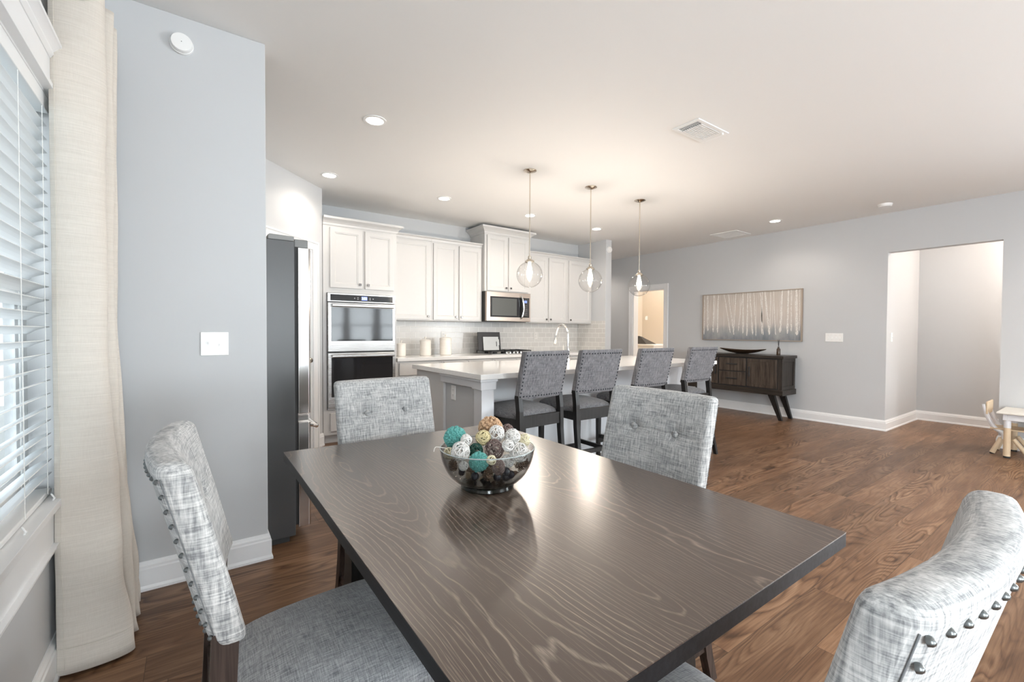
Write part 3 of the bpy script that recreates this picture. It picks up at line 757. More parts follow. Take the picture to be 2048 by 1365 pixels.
def oven_door(z0, z1, handle_z):
    d = obj('door', MB().rings(0.745, z1 - z0, [(0, -.02), (0, .016), (0.004, .020), (0.028, .020)], Matrix.Translation((1.155, TY - .024, z0))), M_steel, ov)
    obj('door_glass', MB().box(1.190, 1.868, TY - .047, TY - .0435, z0 + 0.115, z1 - 0.052), M_black, d, bevel=0.002)
    hb = MB(); prof = [(TY - .047, handle_z - .018), (TY - .078, handle_z - .020), (TY - .086, handle_z - .012), (TY - .086, handle_z + .012), (TY - .078, handle_z + .018), (TY - .047, handle_z + .016)]
    hb.prism(prof, 1.192, 1.872, 'x'); obj('handle', hb, M_steel, d, bevel=0.004)
oven_door(1.006, 1.538, 1.508); oven_door(0.400, 0.992, 0.960)
obj('bottom_trim', MB().box(1.155, 1.900, TY - .02, TY - .004, 0.376, 0.394), M_steel, ov)

# wall cabinets
UY = KY - .33
def upper(label, x0, x1, z0, z1, doors, yf=UY, cr=(0.05, 0.035, False, False)):
    t = thing('upper_cabinet', label, 'cabinet', (0, 0, 0), 0, G_UP)
    obj('cabinet_body', MB().box(x0 + .001, x1 - .001, yf, KY - .001, z0, z1), M_cab, t)
    for a, b, side in doors:
        kx = b - .028 if side == 'r' else a + .028
        door_on(t, a, b, z0 + 0.012, z1 - 0.022, yf, (kx, z0 + 0.055))
    crown(t, x0 + .001, x1 - .001, yf, z1 - .001, cr[0], cr[1], cr[2], cr[3], back=5.67)
    return t
upper('white single door wall cabinet next to the tall oven cabinet', 1.93, 2.512, 1.372, 2.405, [(1.965, 2.485, 'r')])
upper('white two door wall cabinet above the tallest canister', 2.512, 3.28, 1.372, 2.405, [(2.535, 2.892, 'r'), (2.915, 3.258, 'l')])
upper('white raised wall cabinet above the microwave, reaching near the ceiling', 3.28, 4.06, 1.800, 2.605, [(3.315, 3.655, 'r'), (3.68, 4.03, 'l')], KY - .40, (0.095, 0.075, True, True))
upper('white two door wall cabinet beside the microwave, behind the first pendant globe', 4.06, 4.885, 1.372, 2.405, [(4.09, 4.462, 'r'), (4.492, 4.862, 'l')])
upper('white single door wall cabinet at the end beside the wall', 4.885, 5.438, 1.372, 2.405, [(4.912, 5.405, 'l')])

# microwave
MY = KY - .41
mw = thing('microwave', 'stainless over-the-range microwave with black glass door', 'microwave', (0, 0, 0))
obj('microwave_body', MB().box(3.285, 4.055, MY, KY - .012, 1.378, 1.797), M_blackm, mw, bevel=0.003)
md = obj('door', MB().rings(0.768, 0.412, [(0, -.02), (0, .014), (0.004, .018), (0.03, .018)], Matrix.Translation((3.286, MY - .02, 1.382))), M_bronze, mw)
obj('door_glass', MB().box(3.345, 4.030, MY - .041, MY - .0375, 1.440, 1.728), M_black, md, bevel=0.002)
obj('door_window', MB().box(3.375, 3.800, MY - .0425, MY - .041, 1.462, 1.706), plain('microwave_mesh', (0.10, 0.105, 0.10), 0.12), md)
obj('display', MB().box(3.935, 3.985, MY - .0418, MY - .041, 1.655, 1.690), M_disp, md)
mb = MB()
for i in range(3):
    for j in range(6): mb.box(3.932 + i * .022, 3.942 + i * .022, MY - .0416, MY - .041, 1.475 + j * .027, 1.481 + j * .027)
obj('keypad', mb, plain('icon_dim', (0.25, 0.25, 0.27), 0.5), md)
hp = [(3.870, MY - .042, 1.425), (3.875, MY - .065, 1.440), (3.890, MY - .078, 1.50), (3.898, MY - .082, 1.585), (3.890, MY - .078, 1.67), (3.875, MY - .065, 1.735), (3.870, MY - .042, 1.748)]
obj('handle', MB().tube(catmull(hp, 5), 0.013, 10), M_chrome, md, smooth='auto')

# base cabinets, worktop, backsplash
G_LO = 'white base cabinets under the kitchen counter'
def base_cab(label, x0, x1, nd):
    t = thing('base_cabinet', label, 'cabinet', (0, 0, 0), 0, G_LO)
    mb = MB(); mb.box(x0 + .001, x1 - .001, TY, KY - .001, 0.10, 0.872); mb.box(x0 + .001, x1 - .001, TY + .07, KY - .001, 0, 0.10)
    obj('cabinet_body', mb, M_cab, t)
    w_ = (x1 - x0 - .05) / nd
    for i in range(nd):
        a = x0 + .03 + i * w_; b = a + w_ - .025
        dr = door_on(t, a, b, 0.705, 0.850, TY, ((a + b) / 2, 0.778), SLABP, 'drawer')
        door_on(t, a, b, 0.115, 0.690, TY, ((b - .028) if i % 2 == 0 else (a + .028), 0.65))
base_cab('white base cabinet with drawer standing next to the wall oven', 1.93, 2.512, 1)
base_cab('white base cabinet below the tallest canister', 2.512, 3.28, 2)
base_cab('white base cabinet below the gas cooktop', 3.28, 4.06, 2)
base_cab('white base cabinet below the outlet beside the cooktop', 4.06, 4.885, 2)
base_cab('white base cabinet at the far end of the kitchen run', 4.885, 5.438, 1)
wt = MB().box(1.932, 5.438, 5.03, KY - .001, 0.874, 0.915)
tag(obj('kitchen_countertop', wt, M_quartz, bevel=0.003), 'pale quartz countertop running along the tiled kitchen wall', 'countertop')
struct('wall_backsplash', MB().box(1.932, 5.430, KY - .010, KY - .0005, 0.916, 1.370), M_tile)
struct('wall_backsplash_end', MB().box(5.431, 5.4395, 5.035, KY - .011, 0.916, 1.420), M_tile_side)

# canisters
def canister(x, y, r, h_, label):
    t = thing('canister', label, 'canister', (x, y, 0.916), 0, 'cream ceramic canisters')
    pr = [(r * .94, 0), (r, 0.006)]
    for i in range(9):
        z = 0.012 + (h_ * .88 - 0.02) * i / 9; pr += [(r, z), (r * .985, z + .004), (r, z + .008)]
    pr += [(r, h_ * .88)]
    obj('jar', MB().lathe(pr, 36), M_ceramic, t, smooth='auto')
    ld = obj('lid', MB().lathe([(r * 1.02, h_ * .885), (r * 1.03, h_ * .90), (r * .98, h_ * .93), (r * .5, h_ * .975), (0.0001, h_ * .985)], 36), M_ceramic, t, smooth='auto')
    obj('knob', MB().lathe([(0.007, h_ * .97), (0.006, h_ + .008), (0.013, h_ + .018), (0.012, h_ + .028), (0.0001, h_ + .032)], 20), M_ceramic, ld, smooth='auto')
canister(2.13, 5.42, 0.057, 0.170, 'smallest cream ceramic canister, closest to the wall oven')
canister(2.46, 5.42, 0.073, 0.215, 'middle sized cream ceramic canister on the kitchen counter')
canister(2.755, 5.42, 0.080, 0.245, 'tallest cream ceramic canister, closest to the cooktop')

# cooktop
ct = thing('gas_cooktop', 'black gas cooktop with steel knobs set in the counter', 'cooktop', (0, 0, 0.916))
obj('hob_plate', MB().box(3.29, 4.07, 5.10, 5.60, 0, 0.010), M_steel, ct, bevel=0.003)
obj('hob_surface', MB().box(3.31, 4.05, 5.17, 5.585, 0.010, 0.013), M_black, ct)
for cx, cy, rr in ((3.45, 5.27, .035), (3.45, 5.49, .03), (3.68, 5.38, .045), (3.91, 5.27, .035), (3.91, 5.49, .03)):
    obj('burner', MB().lathe([(rr, 0.013), (rr, 0.024), (rr * .8, 0.030), (0.0001, 0.031)], 24, Matrix.Translation((cx, cy, 0))), M_blackm, ct, smooth='auto')
for gx in (3.33, 3.57, 3.81):
    g = MB(); x0, x1, y0, y1 = gx, gx + 0.225, 5.185, 5.575
    for xx in (x0, (x0 + x1) / 2 - .005, x1 - .01): g.box(xx, xx + .01, y0, y1, 0.038, 0.050)
    for yy in (y0, (y0 + y1) / 2 - .005, y1 - .01): g.box(x0, x1, yy, yy + .01, 0.036, 0.048)
    for xx in (x0, x1 - .01):
        for yy in (y0, y1 - .01): g.box(xx, xx + .01, yy, yy + .01, 0.013, 0.040)
    obj('grate', g, M_blackm, ct)
for i in range(5):
    k = MB(); xx = 3.56 + i * 0.062
    k.lathe([(0.019, 0.010), (0.018, 0.020), (0.016, 0.034), (0.0001, 0.036)], 20, Matrix.Translation((xx, 5.135, 0))); obj('knob', k, M_chrome, ct, smooth='auto')

# black board with pale tablet behind the cooktop
fr = thing('picture_frame', 'black board leaning on the backsplash over the cooktop', 'frame', (3.46, 5.41, 0.966), 0)
Mt = Matrix.Rotation(math.radians(-8), 4, 'X')
obj('board', MB().box(-0.19, 0.19, 0, 0.012, 0, 0.262, Mt), M_blackm, fr, bevel=0.002)
tb = thing('tablet', 'pale grey tablet propped against the black board', 'tablet', (3.475, 5.392, 0.966), 0)
obj('case', MB().box(-0.13, 0.13, 0, 0.009, 0, 0.195, Mt), plain('tablet_grey', (0.58, 0.60, 0.60), 0.35), tb, bevel=0.003)
obj('camera_slot', MB().box(0.085, 0.098, -0.001, 0.001, 0.055, 0.125, Mt), M_slot, tb, bevel=0.0)
obj('pen', MB().box(0.125, 0.135, -0.006, 0.002, 0.07, 0.155, Mt), M_plate, tb, bevel=0.002)

# ------------------------------------------------------------------ refrigerator
FY0, FY1 = 2.835, 3.72
rf = thing('refrigerator', 'tall stainless refrigerator with dark grey side panel', 'refrigerator', (0, 0, 0))
obj('fridge_cabinet', MB().box(-0.265, 0.472, FY0, FY1, 0.03, 1.745), M_fridge, rf, bevel=0.004)
obj('base_plinth', MB().box(-0.25, 0.44, FY0 + .01, FY1 - .01, 0.0, 0.03), M_rubber, rf)
obj('gasket', MB().box(0.472, 0.488, FY0 + .008, FY1 - .008, 0.09, 1.715), M_rubber, rf)
def fdoor(y0, y1, z0, z1, name):
    pr = [(0.489, y0), (0.489, y1), (0.545, y1), (0.556, y1 - 0.010), (0.556, y0 + 0.010), (0.545, y0)]
    return obj(name, MB().prism([(p[0], p[1]) for p in pr], z0, z1, 'z'), M_dsteel, rf, bevel=0.003)
M_dsteel = plain('polished_door_steel', (0.72, 0.71, 0.70), 0.16, 1.0, var=0.02)
for y0, y1, hy in ((FY0, 3.274, 3.235), (3.280, FY1, 3.320)):
    d = fdoor(y0, y1, 0.742, 1.712, 'door')
    pts = catmull([(0.556, hy, 0.86), (0.588, hy, 0.90), (0.604, hy, 1.05), (0.608, hy, 1.22), (0.604, hy, 1.39), (0.588, hy, 1.54), (0.556, hy, 1.58)], 6)
    obj('handle', MB().tube(pts, 0.011, 10), M_chrome, d, smooth='auto')
d = fdoor(FY0, FY1, 0.075, 0.690, 'freezer_drawer')
pts = catmull([(0.556, 2.90, 0.665), (0.592, 2.905, 0.655), (0.606, 2.95, 0.645), (0.610, 3.277, 0.640), (0.606, 3.60, 0.645), (0.592, 3.655, 0.655), (0.556, 3.66, 0.665)], 6)
obj('handle', MB().tube(pts, 0.013, 10), M_chrome, d, smooth='auto')
mb = MB(); mb.box(0.475, 0.545, FY0 + .01, FY0 + .06, 0.700, 0.732); obj('middle_hinge', mb, M_dsteel, rf, bevel=0.003)
hc = MB(); hc.prism([(0.335, 1.745), (0.470, 1.745), (0.470, 1.772), (0.345, 1.776), (0.335, 1.768)], FY0 + .004, FY0 + .09, 'y'); obj('hinge_cover', hc, plain('hinge_grey', (0.25, 0.25, 0.245), 0.4), rf, bevel=0.004)
obj('hinge_arm', MB().box(0.47, 0.545, FY0 + .008, FY0 + .05, 1.712, 1.760), plain('hinge_grey_arm', (0.20, 0.20, 0.195), 0.35), rf, bevel=0.006)

# ------------------------------------------------------------------ island
isl = thing('kitchen_island', 'long white kitchen island with corner posts behind the stools', 'kitchen island', (0, 0, 0))
IX0, IX1, IY0, IY1 = 1.69, 4.82, 2.765, 4.03
mb = MB(); mb.box(1.755, 4.75, 3.16, 3.44, 0.0, 0.874); mb.box(1.725, 4.76, 3.44, 3.98, 0.10, 0.874); mb.box(1.80, 4.70, 3.44, 3.91, 0, 0.10)
obj('island_body', mb, M_isl, isl, bevel=0.002)
obj('end_wall', MB().box(1.745, 1.84, 2.91, 3.44, 0.0, 0.874), M_wall, isl)
obj('end_panel', MB().box(1.722, 1.757, 3.43, 3.985, 0.0, 0.874), M_cab, isl, bevel=0.002)
mb = MB(); mb.box(1.715, 1.80, 2.90, 3.47, 0.802, 0.872); mb.box(1.703, 1.80, 2.90, 3.47, 0.856, 0.874)
obj('apron', mb, M_isl, isl, bevel=0.002)
def post(x0, x1):
    mb = MB(); mb.box(x0, x1, 2.80, 2.912, 0.09, 0.80); mb.box(x0 - .012, x1 + .012, 2.788, 2.924, 0.795, 0.858); mb.box(x0 - .022, x1 + .022, 2.778, 2.934, 0.856, 0.874)
    mb.box(x0 - .012, x1 + .012, 2.788, 2.924, 0.0, 0.09); obj('post', mb, M_isl, isl, bevel=0.003)
post(1.718, 1.828); post(4.665, 4.765)
baseb = MB(); baseb.box(1.84, 4.75, 3.145, 3.16, 0, 0.12); obj('base_trim', baseb, M_isl, isl, bevel=0.003)
for a, b, c in ((1.80, 2.50, 0), (2.52, 3.02, 1), (3.04, 3.68, 0), (3.70, 4.20, 1), (4.22, 4.72, 0)):
    d = obj('door', MB().rings(b - a, 0.72, DOORP, Matrix.Translation((b, 3.999, 0.125)) @ Matrix.Rotation(PI, 4, 'Z')), M_cab, isl)
    obj('knob', MB().box(a + .03, a + .05, 4.001, 4.022, 0.79, 0.81), M_nickel, d, bevel=0.002)
tag(obj('island_countertop', MB().box(IX0, IX1, IY0, IY1, 0.875, 0.915), M_quartz, bevel=0.003), 'long white quartz slab topping the kitchen island', 'countertop')
plate('white double outlet on the island end under the counter', (1.745, 3.285, 0.722), PI / 2, 0.075, 0.12, 0, 'outlet', 'outlet', 2)

# faucet and sink
fx, fy = 3.36, 3.66
sk = MB(); sk.box(3.05, 3.75, 3.72, 3.95, 0.9152, 0.9165)
tag(obj('sink', sk, M_steel, bevel=0.0004), 'undermount steel sink basin in the island countertop', 'sink')
fc = thing('faucet', 'chrome gooseneck pull-down faucet on the island', 'faucet', (fx, fy, 0.916))
obj('base', MB().lathe([(0.030, 0), (0.030, 0.008), (0.024, 0.016), (0.024, 0.11), (0.020, 0.135), (0.013, 0.16)], 24), M_chrome, fc, smooth='auto')
neck = catmull([(0, 0, 0.15), (0, 0, 0.24), (0.0, 0.005, 0.31), (-.0, 0.045, 0.375), (-.0, 0.10, 0.398), (-.0, 0.155, 0.375), (-.0, 0.190, 0.315), (-.0, 0.203, 0.270)], 7)
obj('neck', MB().tube(neck, 0.0125, 14), M_chrome, fc, smooth='auto')
obj('spray_head', MB().tube([(0, 0.201, 0.278), (0, 0.210, 0.235), (0, 0.222, 0.185), (0, 0.226, 0.172)], [0.014, 0.018, 0.021, 0.016], 16), M_chrome, fc, smooth='auto')
obj('lever', MB().tube([(-0.02, 0.0, 0.075), (-0.05, 0, 0.085), (-0.062, 0.0, 0.15), (-0.066, 0.0, 0.175)], [0.010, 0.009, 0.006, 0.005], 10), M_chrome, fc, smooth='auto')

# ------------------------------------------------------------------ pendants
def pendant(x, y, label):
    t = thing('pendant_lamp', label, 'pendant light', (x, y, H), 0, 'glass globe pendants over the island')
    obj('canopy', MB().lathe([(0.062, 0), (0.062, -0.006), (0.040, -0.016), (0.012, -0.024), (0.0001, -0.026)], 32), M_nickel, t, smooth='auto')
    obj('stem', MB().tube([(0, 0, -0.02), (0, 0, -0.42), (0, 0, -0.82)], 0.0055, 10), M_nickel, t, smooth='auto')
    obj('socket_cap', MB().lathe([(0.010, -0.795), (0.017, -0.805), (0.017, -0.825), (0.028, -0.832), (0.030, -0.838), (0.043, -0.842), (0.045, -0.856), (0.040, -0.860)], 24), M_nickel, t, smooth='auto')
    R = 0.122; zc = -0.972
    pr = [(R * math.sin(a), zc + R * math.cos(a)) for a in [math.radians(19 + (180 - 19) * i / 28) for i in range(29)]]; pr[-1] = (0.0001, pr[-1][1])
    obj('glass_globe', MB().lathe(pr, 40, close=False), M_globe, t, smooth=True)
    b = MB().lathe([(0.012, -0.858), (0.014, -0.875), (0.016, -0.89), (0.024, -0.92), (0.028, -0.95), (0.024, -0.975), (0.012, -0.99), (0.0001, -0.994)], 20)
    obj('bulb', b, M_bulb, t, smooth=True)
    l = bpy.data.lights.new('pendant_light', 'POINT'); l.energy = 11; l.color = WARM; l.shadow_soft_size = 0.03
    o = bpy.data.objects.new('pendant_light', l); C.objects.link(o); o.parent = t; o.location = (0, 0, -1.01)
pendant(2.565, 3.33, 'clear globe pendant hanging in front of the microwave')
pendant(3.365, 3.33, 'clear globe pendant hanging in front of the last wall cabinet')
pendant(4.150, 3.33, 'clear globe pendant hanging in front of the laundry doorway')

# ------------------------------------------------------------------ upholstered chairs (dining and counter height)
LEAN = math.tan(math.radians(14.0))
def seat_top(mb, w_f, w_r, y0, y1, z0, z1, crown_=0.018):
    def df(p):
        t = (p.y - y0) / (y1 - y0); sc = (w_r + (w_f - w_r) * t) / w_f
        u = 2 * p.x / w_f; v = 2 * t - 1
        up = (p.z - z0) / (z1 - z0); sc *= 1 - 0.10 * abs(v) ** 5
        return Vector((p.x * sc, p.y, p.z + crown_ * up * (1 - u * u) * (1 - v * v * 0.8) - 0.014 * up * (u ** 4 + v ** 4)))
    return mb.rbox((-w_f / 2, y0, z0), (w_f / 2, y1, z1), 0.026, (18, 18, 8), df)
def pad_def(z0, yb, sag, buttons, hw):
    """front face of the pad at y=yb at height z0, leaning back; edges curve forward; buttons dimple the front"""
    def shape(x, y, z): return Vector((x, y - (z - z0) * LEAN + sag * (x / hw) ** 2 + yb, z))
    def df(p):
        x, y, z = p.x, p.y, p.z; d = 0
        if y > -0.03:
            for bx, bz in buttons:
                r2 = (x - bx) ** 2 + (z - bz) ** 2; d += 0.014 * math.exp(-r2 / 0.0007); d += 0.002 * math.exp(-((x - bx) / .004) ** 2) * (1 if z > bz and bx < 0 else 0)
            if buttons:
                bz = buttons[0][1]; d += 0.0040 * math.exp(-((z - bz) / 0.0045) ** 2) * (1 if abs(x) < hw - .02 else 0)
                if 0: pass
        bulge = 0.012 * (1 - (x / hw) ** 2) * (1 - ((z - (z0 + .175)) / .18) ** 2) if y > -0.03 else 0
        return shape(x, y - d + max(0, bulge), z)
    return shape, df
def chair(name, label, cat, group, dining):
    t = thing(name, label, cat, (0, 0, 0), 0, group)
    if dining: sz0, sz1, pz0, pz1, hw, th = 0.405, 0.478, 0.660, 1.004, 0.228, 0.054; fab, fseat, wood = M_fab, M_fab_seat, M_chairleg; yb = -0.205; sag = 0.030
    else: sz0, sz1, pz0, pz1, hw, th = 0.585, 0.655, 0.738, 1.092, 0.222, 0.052; fab, fseat, wood = M_sfab, M_sfab_seat, M_leg; yb = -0.190; sag = 0.016
    btn = [(-0.092, pz1 - 0.148), (0.092, pz1 - 0.148)] if dining else []
    shape, df = pad_def(pz0, yb, sag, btn, hw)
    se = MB(); seat_top(se, 0.480, 0.390 if dining else 0.44, -0.200, 0.255, sz0, sz1, 0.028); obj('seat', se, fseat, t, smooth=True)
    pd = MB(); pd.rbox((-hw, -th, pz0), (hw, 0, pz1), 0.020 if dining else 0.012, (76, 8, 76) if dining else (30, 6, 30), df); bk = obj('backrest', pd, fab, t, smooth=True)
    nm = MB()
    def dome(x, z):
        c = shape(x, -th, z); Mx_ = Matrix.Translation(c) @ Matrix.Rotation(PI / 2 - 0.24, 4, 'X') 
        nr = 0.88 if dining else 1.2
        nm.lathe([(0.0056 * nr, -0.001), (0.0050 * nr, 0.0020), (0.0030 * nr, 0.0042), (0.0001, 0.0050)], 8, Mx_, close=False)
    ins = 0.011 if dining else 0.016; n_s = 12; n_t = 15
    for i in range(n_s):
        z = pz0 + 0.025 + (pz1 - pz0 - 0.055) * i / (n_s - 1); dome(-hw + ins, z); dome(hw - ins, z)
    for i in range(1, n_t):
        x = -hw + ins + (2 * hw - 2 * ins) * i / n_t; dome(x, pz1 - 0.030); dome(x, pz0 + 0.025)
    obj('nailhead_trim', nm, M_nail if dining else M_nail_dark, t, smooth=True)
    for bx, bz in btn:
        c = shape(bx, 0, bz); b = MB(); b.sphere((c.x, c.y + 0.001, c.z), 0.0135, 16, 8, (1, 0.6, 1)); obj('tuft_button', b, fab, t, smooth=True)
    if dining:
        for s_ in (-1, 1):
            pts = [shape(s_ * (hw - .0058), -th + 0.0045, z) for z in [pz0 + .03 + (pz1 - pz0 - .055) * k / 12 for k in range(13)]]
            obj('seam_piping', MB().tube(pts, 0.0009, 5), M_seam, t, smooth=True)
    # legs
    for s_ in (-1, 1):
        L = MB(); x = s_ * 0.205; yr = -0.235
        secs = []
        ztop = pz0 + 0.03
        zs = [0, 0.15 * 1, sz0 - 0.06, sz1, ztop]
        for z in [0, sz0 * .25, sz0 * .55, sz0 * .85, sz1, (sz1 + ztop) / 2, ztop]:
            if z <= sz1: y = yr + 0.010 - 0.085 * (1 - z / sz1) ** 2
            else:
                f_ = (z - sz1) / (ztop - sz1); y = (yr + .010) * (1 - f_) + (yb - th * .5 - (ztop - pz0) * LEAN + sag * .8) * f_
            secs.append((y, z, 0.036 - 0.006 * (1 - min(1, z / sz1)), 0.042 - 0.008 * (1 - min(1, z / sz1))))
        for a, b in zip(secs[:-1], secs[1:]):
            q_ = lambda s3: [(x - s3[2] / 2, s3[0] - s3[3] / 2, s3[1]), (x + s3[2] / 2, s3[0] - s3[3] / 2, s3[1]), (x + s3[2] / 2, s3[0] + s3[3] / 2, s3[1]), (x - s3[2] / 2, s3[0] + s3[3] / 2, s3[1])]
            L.hexa(q_(a), q_(b))
        obj('leg', L, wood, t)
        F = MB(); x = s_ * 0.212; F.hexa([(x - .015, .205, 0), (x + .015, .205, 0), (x + .015, .235, 0), (x - .015, .235, 0)], [(x - .021, .198, sz0), (x + .021, .198, sz0), (x + .021, .24, sz0), (x - .021, .24, sz0)])
        obj('leg', F, wood, t, bevel=0.002)
    ap = MB(); za = sz0 - 0.055
    ap.box(-0.19, 0.19, 0.212, 0.232, za, sz0 + .01); ap.box(-0.188, 0.188, -0.240, -0.215, za, sz0 + .03)
    for s_ in (-1, 1): ap.box(s_ * .205 - .010, s_ * .205 + .010, -0.21, 0.20, za, sz0 + .01)
    obj('seat_rail', ap, wood, t)
    st = MB()
    if dining:
        for s_ in (-1, 1): st.box(s_ * .205 - .009, s_ * .205 + .009, -0.27, 0.205, 0.12, 0.15)
        st.box(-0.196, 0.196, -0.03, -0.01, 0.122, 0.148)
    else:
        for s_ in (-1, 1): st.box(s_ * .207 - .010, s_ * .207 + .010, -0.26, 0.21, 0.215, 0.250)
        st.box(-0.197, 0.197, 0.208, 0.232, 0.165, 0.205); st.box(-0.19, 0.19, -0.272, -0.250, 0.265, 0.298)
    obj('stretcher', st, wood, t)
    return t
G_DC = 'grey linen dining chairs around the table'
dc = chair('dining_chair', 'light grey linen dining chair seen from its side beside the curtain', 'chair', G_DC, True)
dc.location = (0.258, 1.150, 0); dc.rotation_euler = (0, 0, -PI / 2 - math.radians(0.5))
dup(dc, (0.735, 1.775, 0), PI + math.radians(2), 'button tufted grey dining chair at the table end before the oven cabinet')
dup(dc, (1.175, 1.065, 0), PI / 2, 'button tufted grey dining chair in front of the bar stools')
dup(dc, (0.705, 0.405, 0), 0, 'light grey dining chair seen from behind at the nearest table end')
G_ST = 'charcoal bar stools along the island'
bs = chair('bar_stool', 'charcoal linen bar stool nearest the island corner post', 'stool', G_ST, False)
bs.location = (2.08, 2.80, 0); bs.rotation_euler = (0, 0, math.radians(4))
dup(bs, (2.66, 2.78, 0), math.radians(-2), 'charcoal linen bar stool second from the island corner post with the outlet')
dup(bs, (3.37, 2.78, 0), math.radians(-2), 'charcoal linen bar stool just behind the tufted dining chair top')
dup(bs, (4.10, 2.78, 0), math.radians(-1), 'charcoal linen bar stool nearest the dark sideboard')

# ------------------------------------------------------------------ dining table
TX0, TX1, TY0, TY1, TZ = 0.274, 1.242, 0.389, 1.897, 0.760
dt = thing('dining_table', 'large rectangular dark oak dining table with pale wood grain', 'table', ((TX0 + TX1) / 2, (TY0 + TY1) / 2, 0))
hx, hy = (TX1 - TX0) / 2, (TY1 - TY0) / 2
top = obj('tabletop', MB().box(-hx, hx, -hy, hy, TZ - .0022, TZ), M_table, dt)
obj('top_edge', MB().box(-hx, hx, -hy, hy, TZ - .034, TZ - .0022), M_tedge, dt, bevel=0.0015)
for sy in (-1, 1):
    yc = sy * 0.42; P = []
    for i in range(13):
        z = 0.06 + (0.66 - 0.06) * i / 12; u = abs((i / 12) - 0.62); P.append((0.335 + 0.085 * u * u * 2.2, z))
    poly = [(-a, z) for a, z in reversed(P)] + [(a, z) for a, z in P]
    m2 = MB(); outer = P; 
    for sx in (-1, 1):
        pl = [(sx * a, z) for a, z in P] + [(sx * (a - 0.085), z) for a, z in reversed(P)]
        m2.prism(pl, yc - .045, yc + .045, 'y')
    m2.box(-0.40, 0.40, yc - .05, yc + .05, 0.66, 0.726); m2.box(-0.40, 0.40, yc - .05, yc + .05, 0.0, 0.062); m2.box(-.25, .25, yc - .02, yc + .02, .30, .40)
    obj('pedestal', m2, M_leg, dt, bevel=0.003)
obj('stretcher', MB().box(-0.04, 0.04, -0.375, 0.375, 0.31, 0.39), M_leg, dt, bevel=0.003)

# ------------------------------------------------------------------ glass bowl with rattan balls
BX, BY, BZ = 0.718, 1.135, 0.7605
bw = thing('glass_bowl', 'smoky clear glass bowl full of decorative balls on the dining table', 'bowl', (BX, BY, BZ))
out = [(0.0001, 0.0), (0.076, 0.0), (0.079, 0.004), (0.0775, 0.012), (0.080, 0.0155), (0.098, 0.024), (0.116, 0.042), (0.129, 0.064), (0.138, 0.090), (0.1428, 0.1195)]
inn = [(0.1405, 0.120), (0.1355, 0.090), (0.1265, 0.065), (0.113, 0.0435), (0.095, 0.027), (0.070, 0.018), (0.0001, 0.016)]
def dense(P, n=5): return catmull(P, n)
obj('glass', MB().lathe(out[:5] + dense(out[5:], 4) + dense(inn, 4), 72, close=False), M_bowl, bw, smooth=True)
rim = MB().tube([(0.1417 * math.cos(a), 0.1417 * math.sin(a), 0.1195) for a in [2 * PI * k / 72 for k in range(72)]], 0.0016, 8, closed=True)
M_rimg = plain('glass_rim', (0.45, 0.50, 0.50), 0.08, spec=0.8)
obj('rim', rim, M_rimg, bw, smooth=True)
obj('foot_ring', MB().lathe([(0.066, 0.0), (0.0775, 0.0), (0.080, 0.003), (0.0785, 0.011), (0.074, 0.015), (0.066, 0.015)], 64), thin_glass('foot_glass', (0.62, 0.66, 0.62), 0.5, 1.6, 0.05), bw, smooth='auto')

rng = random.Random(11)
def rdir():
    z = rng.uniform(-1, 1); a = rng.uniform(0, 2 * PI); s_ = math.sqrt(1 - z * z); return Vector((s_ * math.cos(a), s_ * math.sin(a), z))
def twine(R, n=30, tr=0.0013, egg=1.0, seg=30):
    mb = MB()
    for _ in range(n):
        ax = rdir(); u = ax.orthogonal().normalized(); v = ax.cross(u); off = rng.uniform(-.5, .5) * R * 0.95; rr = math.sqrt(max(0, R * R * .94 - off * off)); ph = rng.uniform(0, 6); wv = rng.uniform(.01, .05) * R
        pts = []
        for k in range(seg):
            a = 2 * PI * k / seg; p = ax * (off + wv * math.sin(2 * a + ph)) + u * rr * math.cos(a) + v * rr * math.sin(a)
            p = p.normalized() * R * (0.93 + 0.06 * math.sin(a * 3 + ph)); p.z *= egg; pts.append(p)
        mb.tube(pts, tr, 4, closed=True)
    return mb
def curlball(R, n=85):
    mb = MB(); mb.sphere((0, 0, 0), R * .80, 16, 10)
    for i in range(n):
        z = 1 - 2 * (i + .5) / n; a = i * 2.39996; s_ = math.sqrt(1 - z * z); d = Vector((s_ * math.cos(a), s_ * math.sin(a), z))
        M = Matrix.Translation(d * R * .74) @ (d + rdir() * .25).normalized().to_track_quat('Z', 'Y').to_matrix().to_4x4()
        r = R * rng.uniform(.12, .17); h_ = R * rng.uniform(.2, .27)
        mb.lathe([(r * .9, 0), (r, h_), (r * .62, h_ + R * .01), (r * .5, h_ * .3), (0.0001, h_ * .28)], 9, M, close=False)
    return mb
def chipball(R, n=95):
    mb = MB(); mb.sphere((0, 0, 0), R * .82, 16, 10)
    for i in range(n):
        z = 1 - 2 * (i + .5) / n; a = i * 2.39996; s_ = math.sqrt(1 - z * z); d = Vector((s_ * math.cos(a), s_ * math.sin(a), z))
        M = Matrix.Translation(d * R * .86) @ (d + rdir() * .45).normalized().to_track_quat('Z', 'Y').to_matrix().to_4x4() @ Matrix.Rotation(rng.uniform(0, 6), 4, 'Z')
        w_ = R * rng.uniform(.13, .2); h_ = R * rng.uniform(.10, .17); l_ = w_ * rng.uniform(.7, 1.1)
        mb.hexa([M @ Vector(p) for p in ((-w_, -l_, 0), (w_, -l_ * .8, 0), (w_ * .9, l_, 0), (-w_ * .8, l_, 0))], [M @ Vector(p) for p in ((-w_ * .7, -l_ * .7, h_), (w_ * .8, -l_ * .6, h_ * .9), (w_ * .6, l_ * .8, h_), (-w_ * .6, l_ * .7, h_ * 1.1))])
    return mb
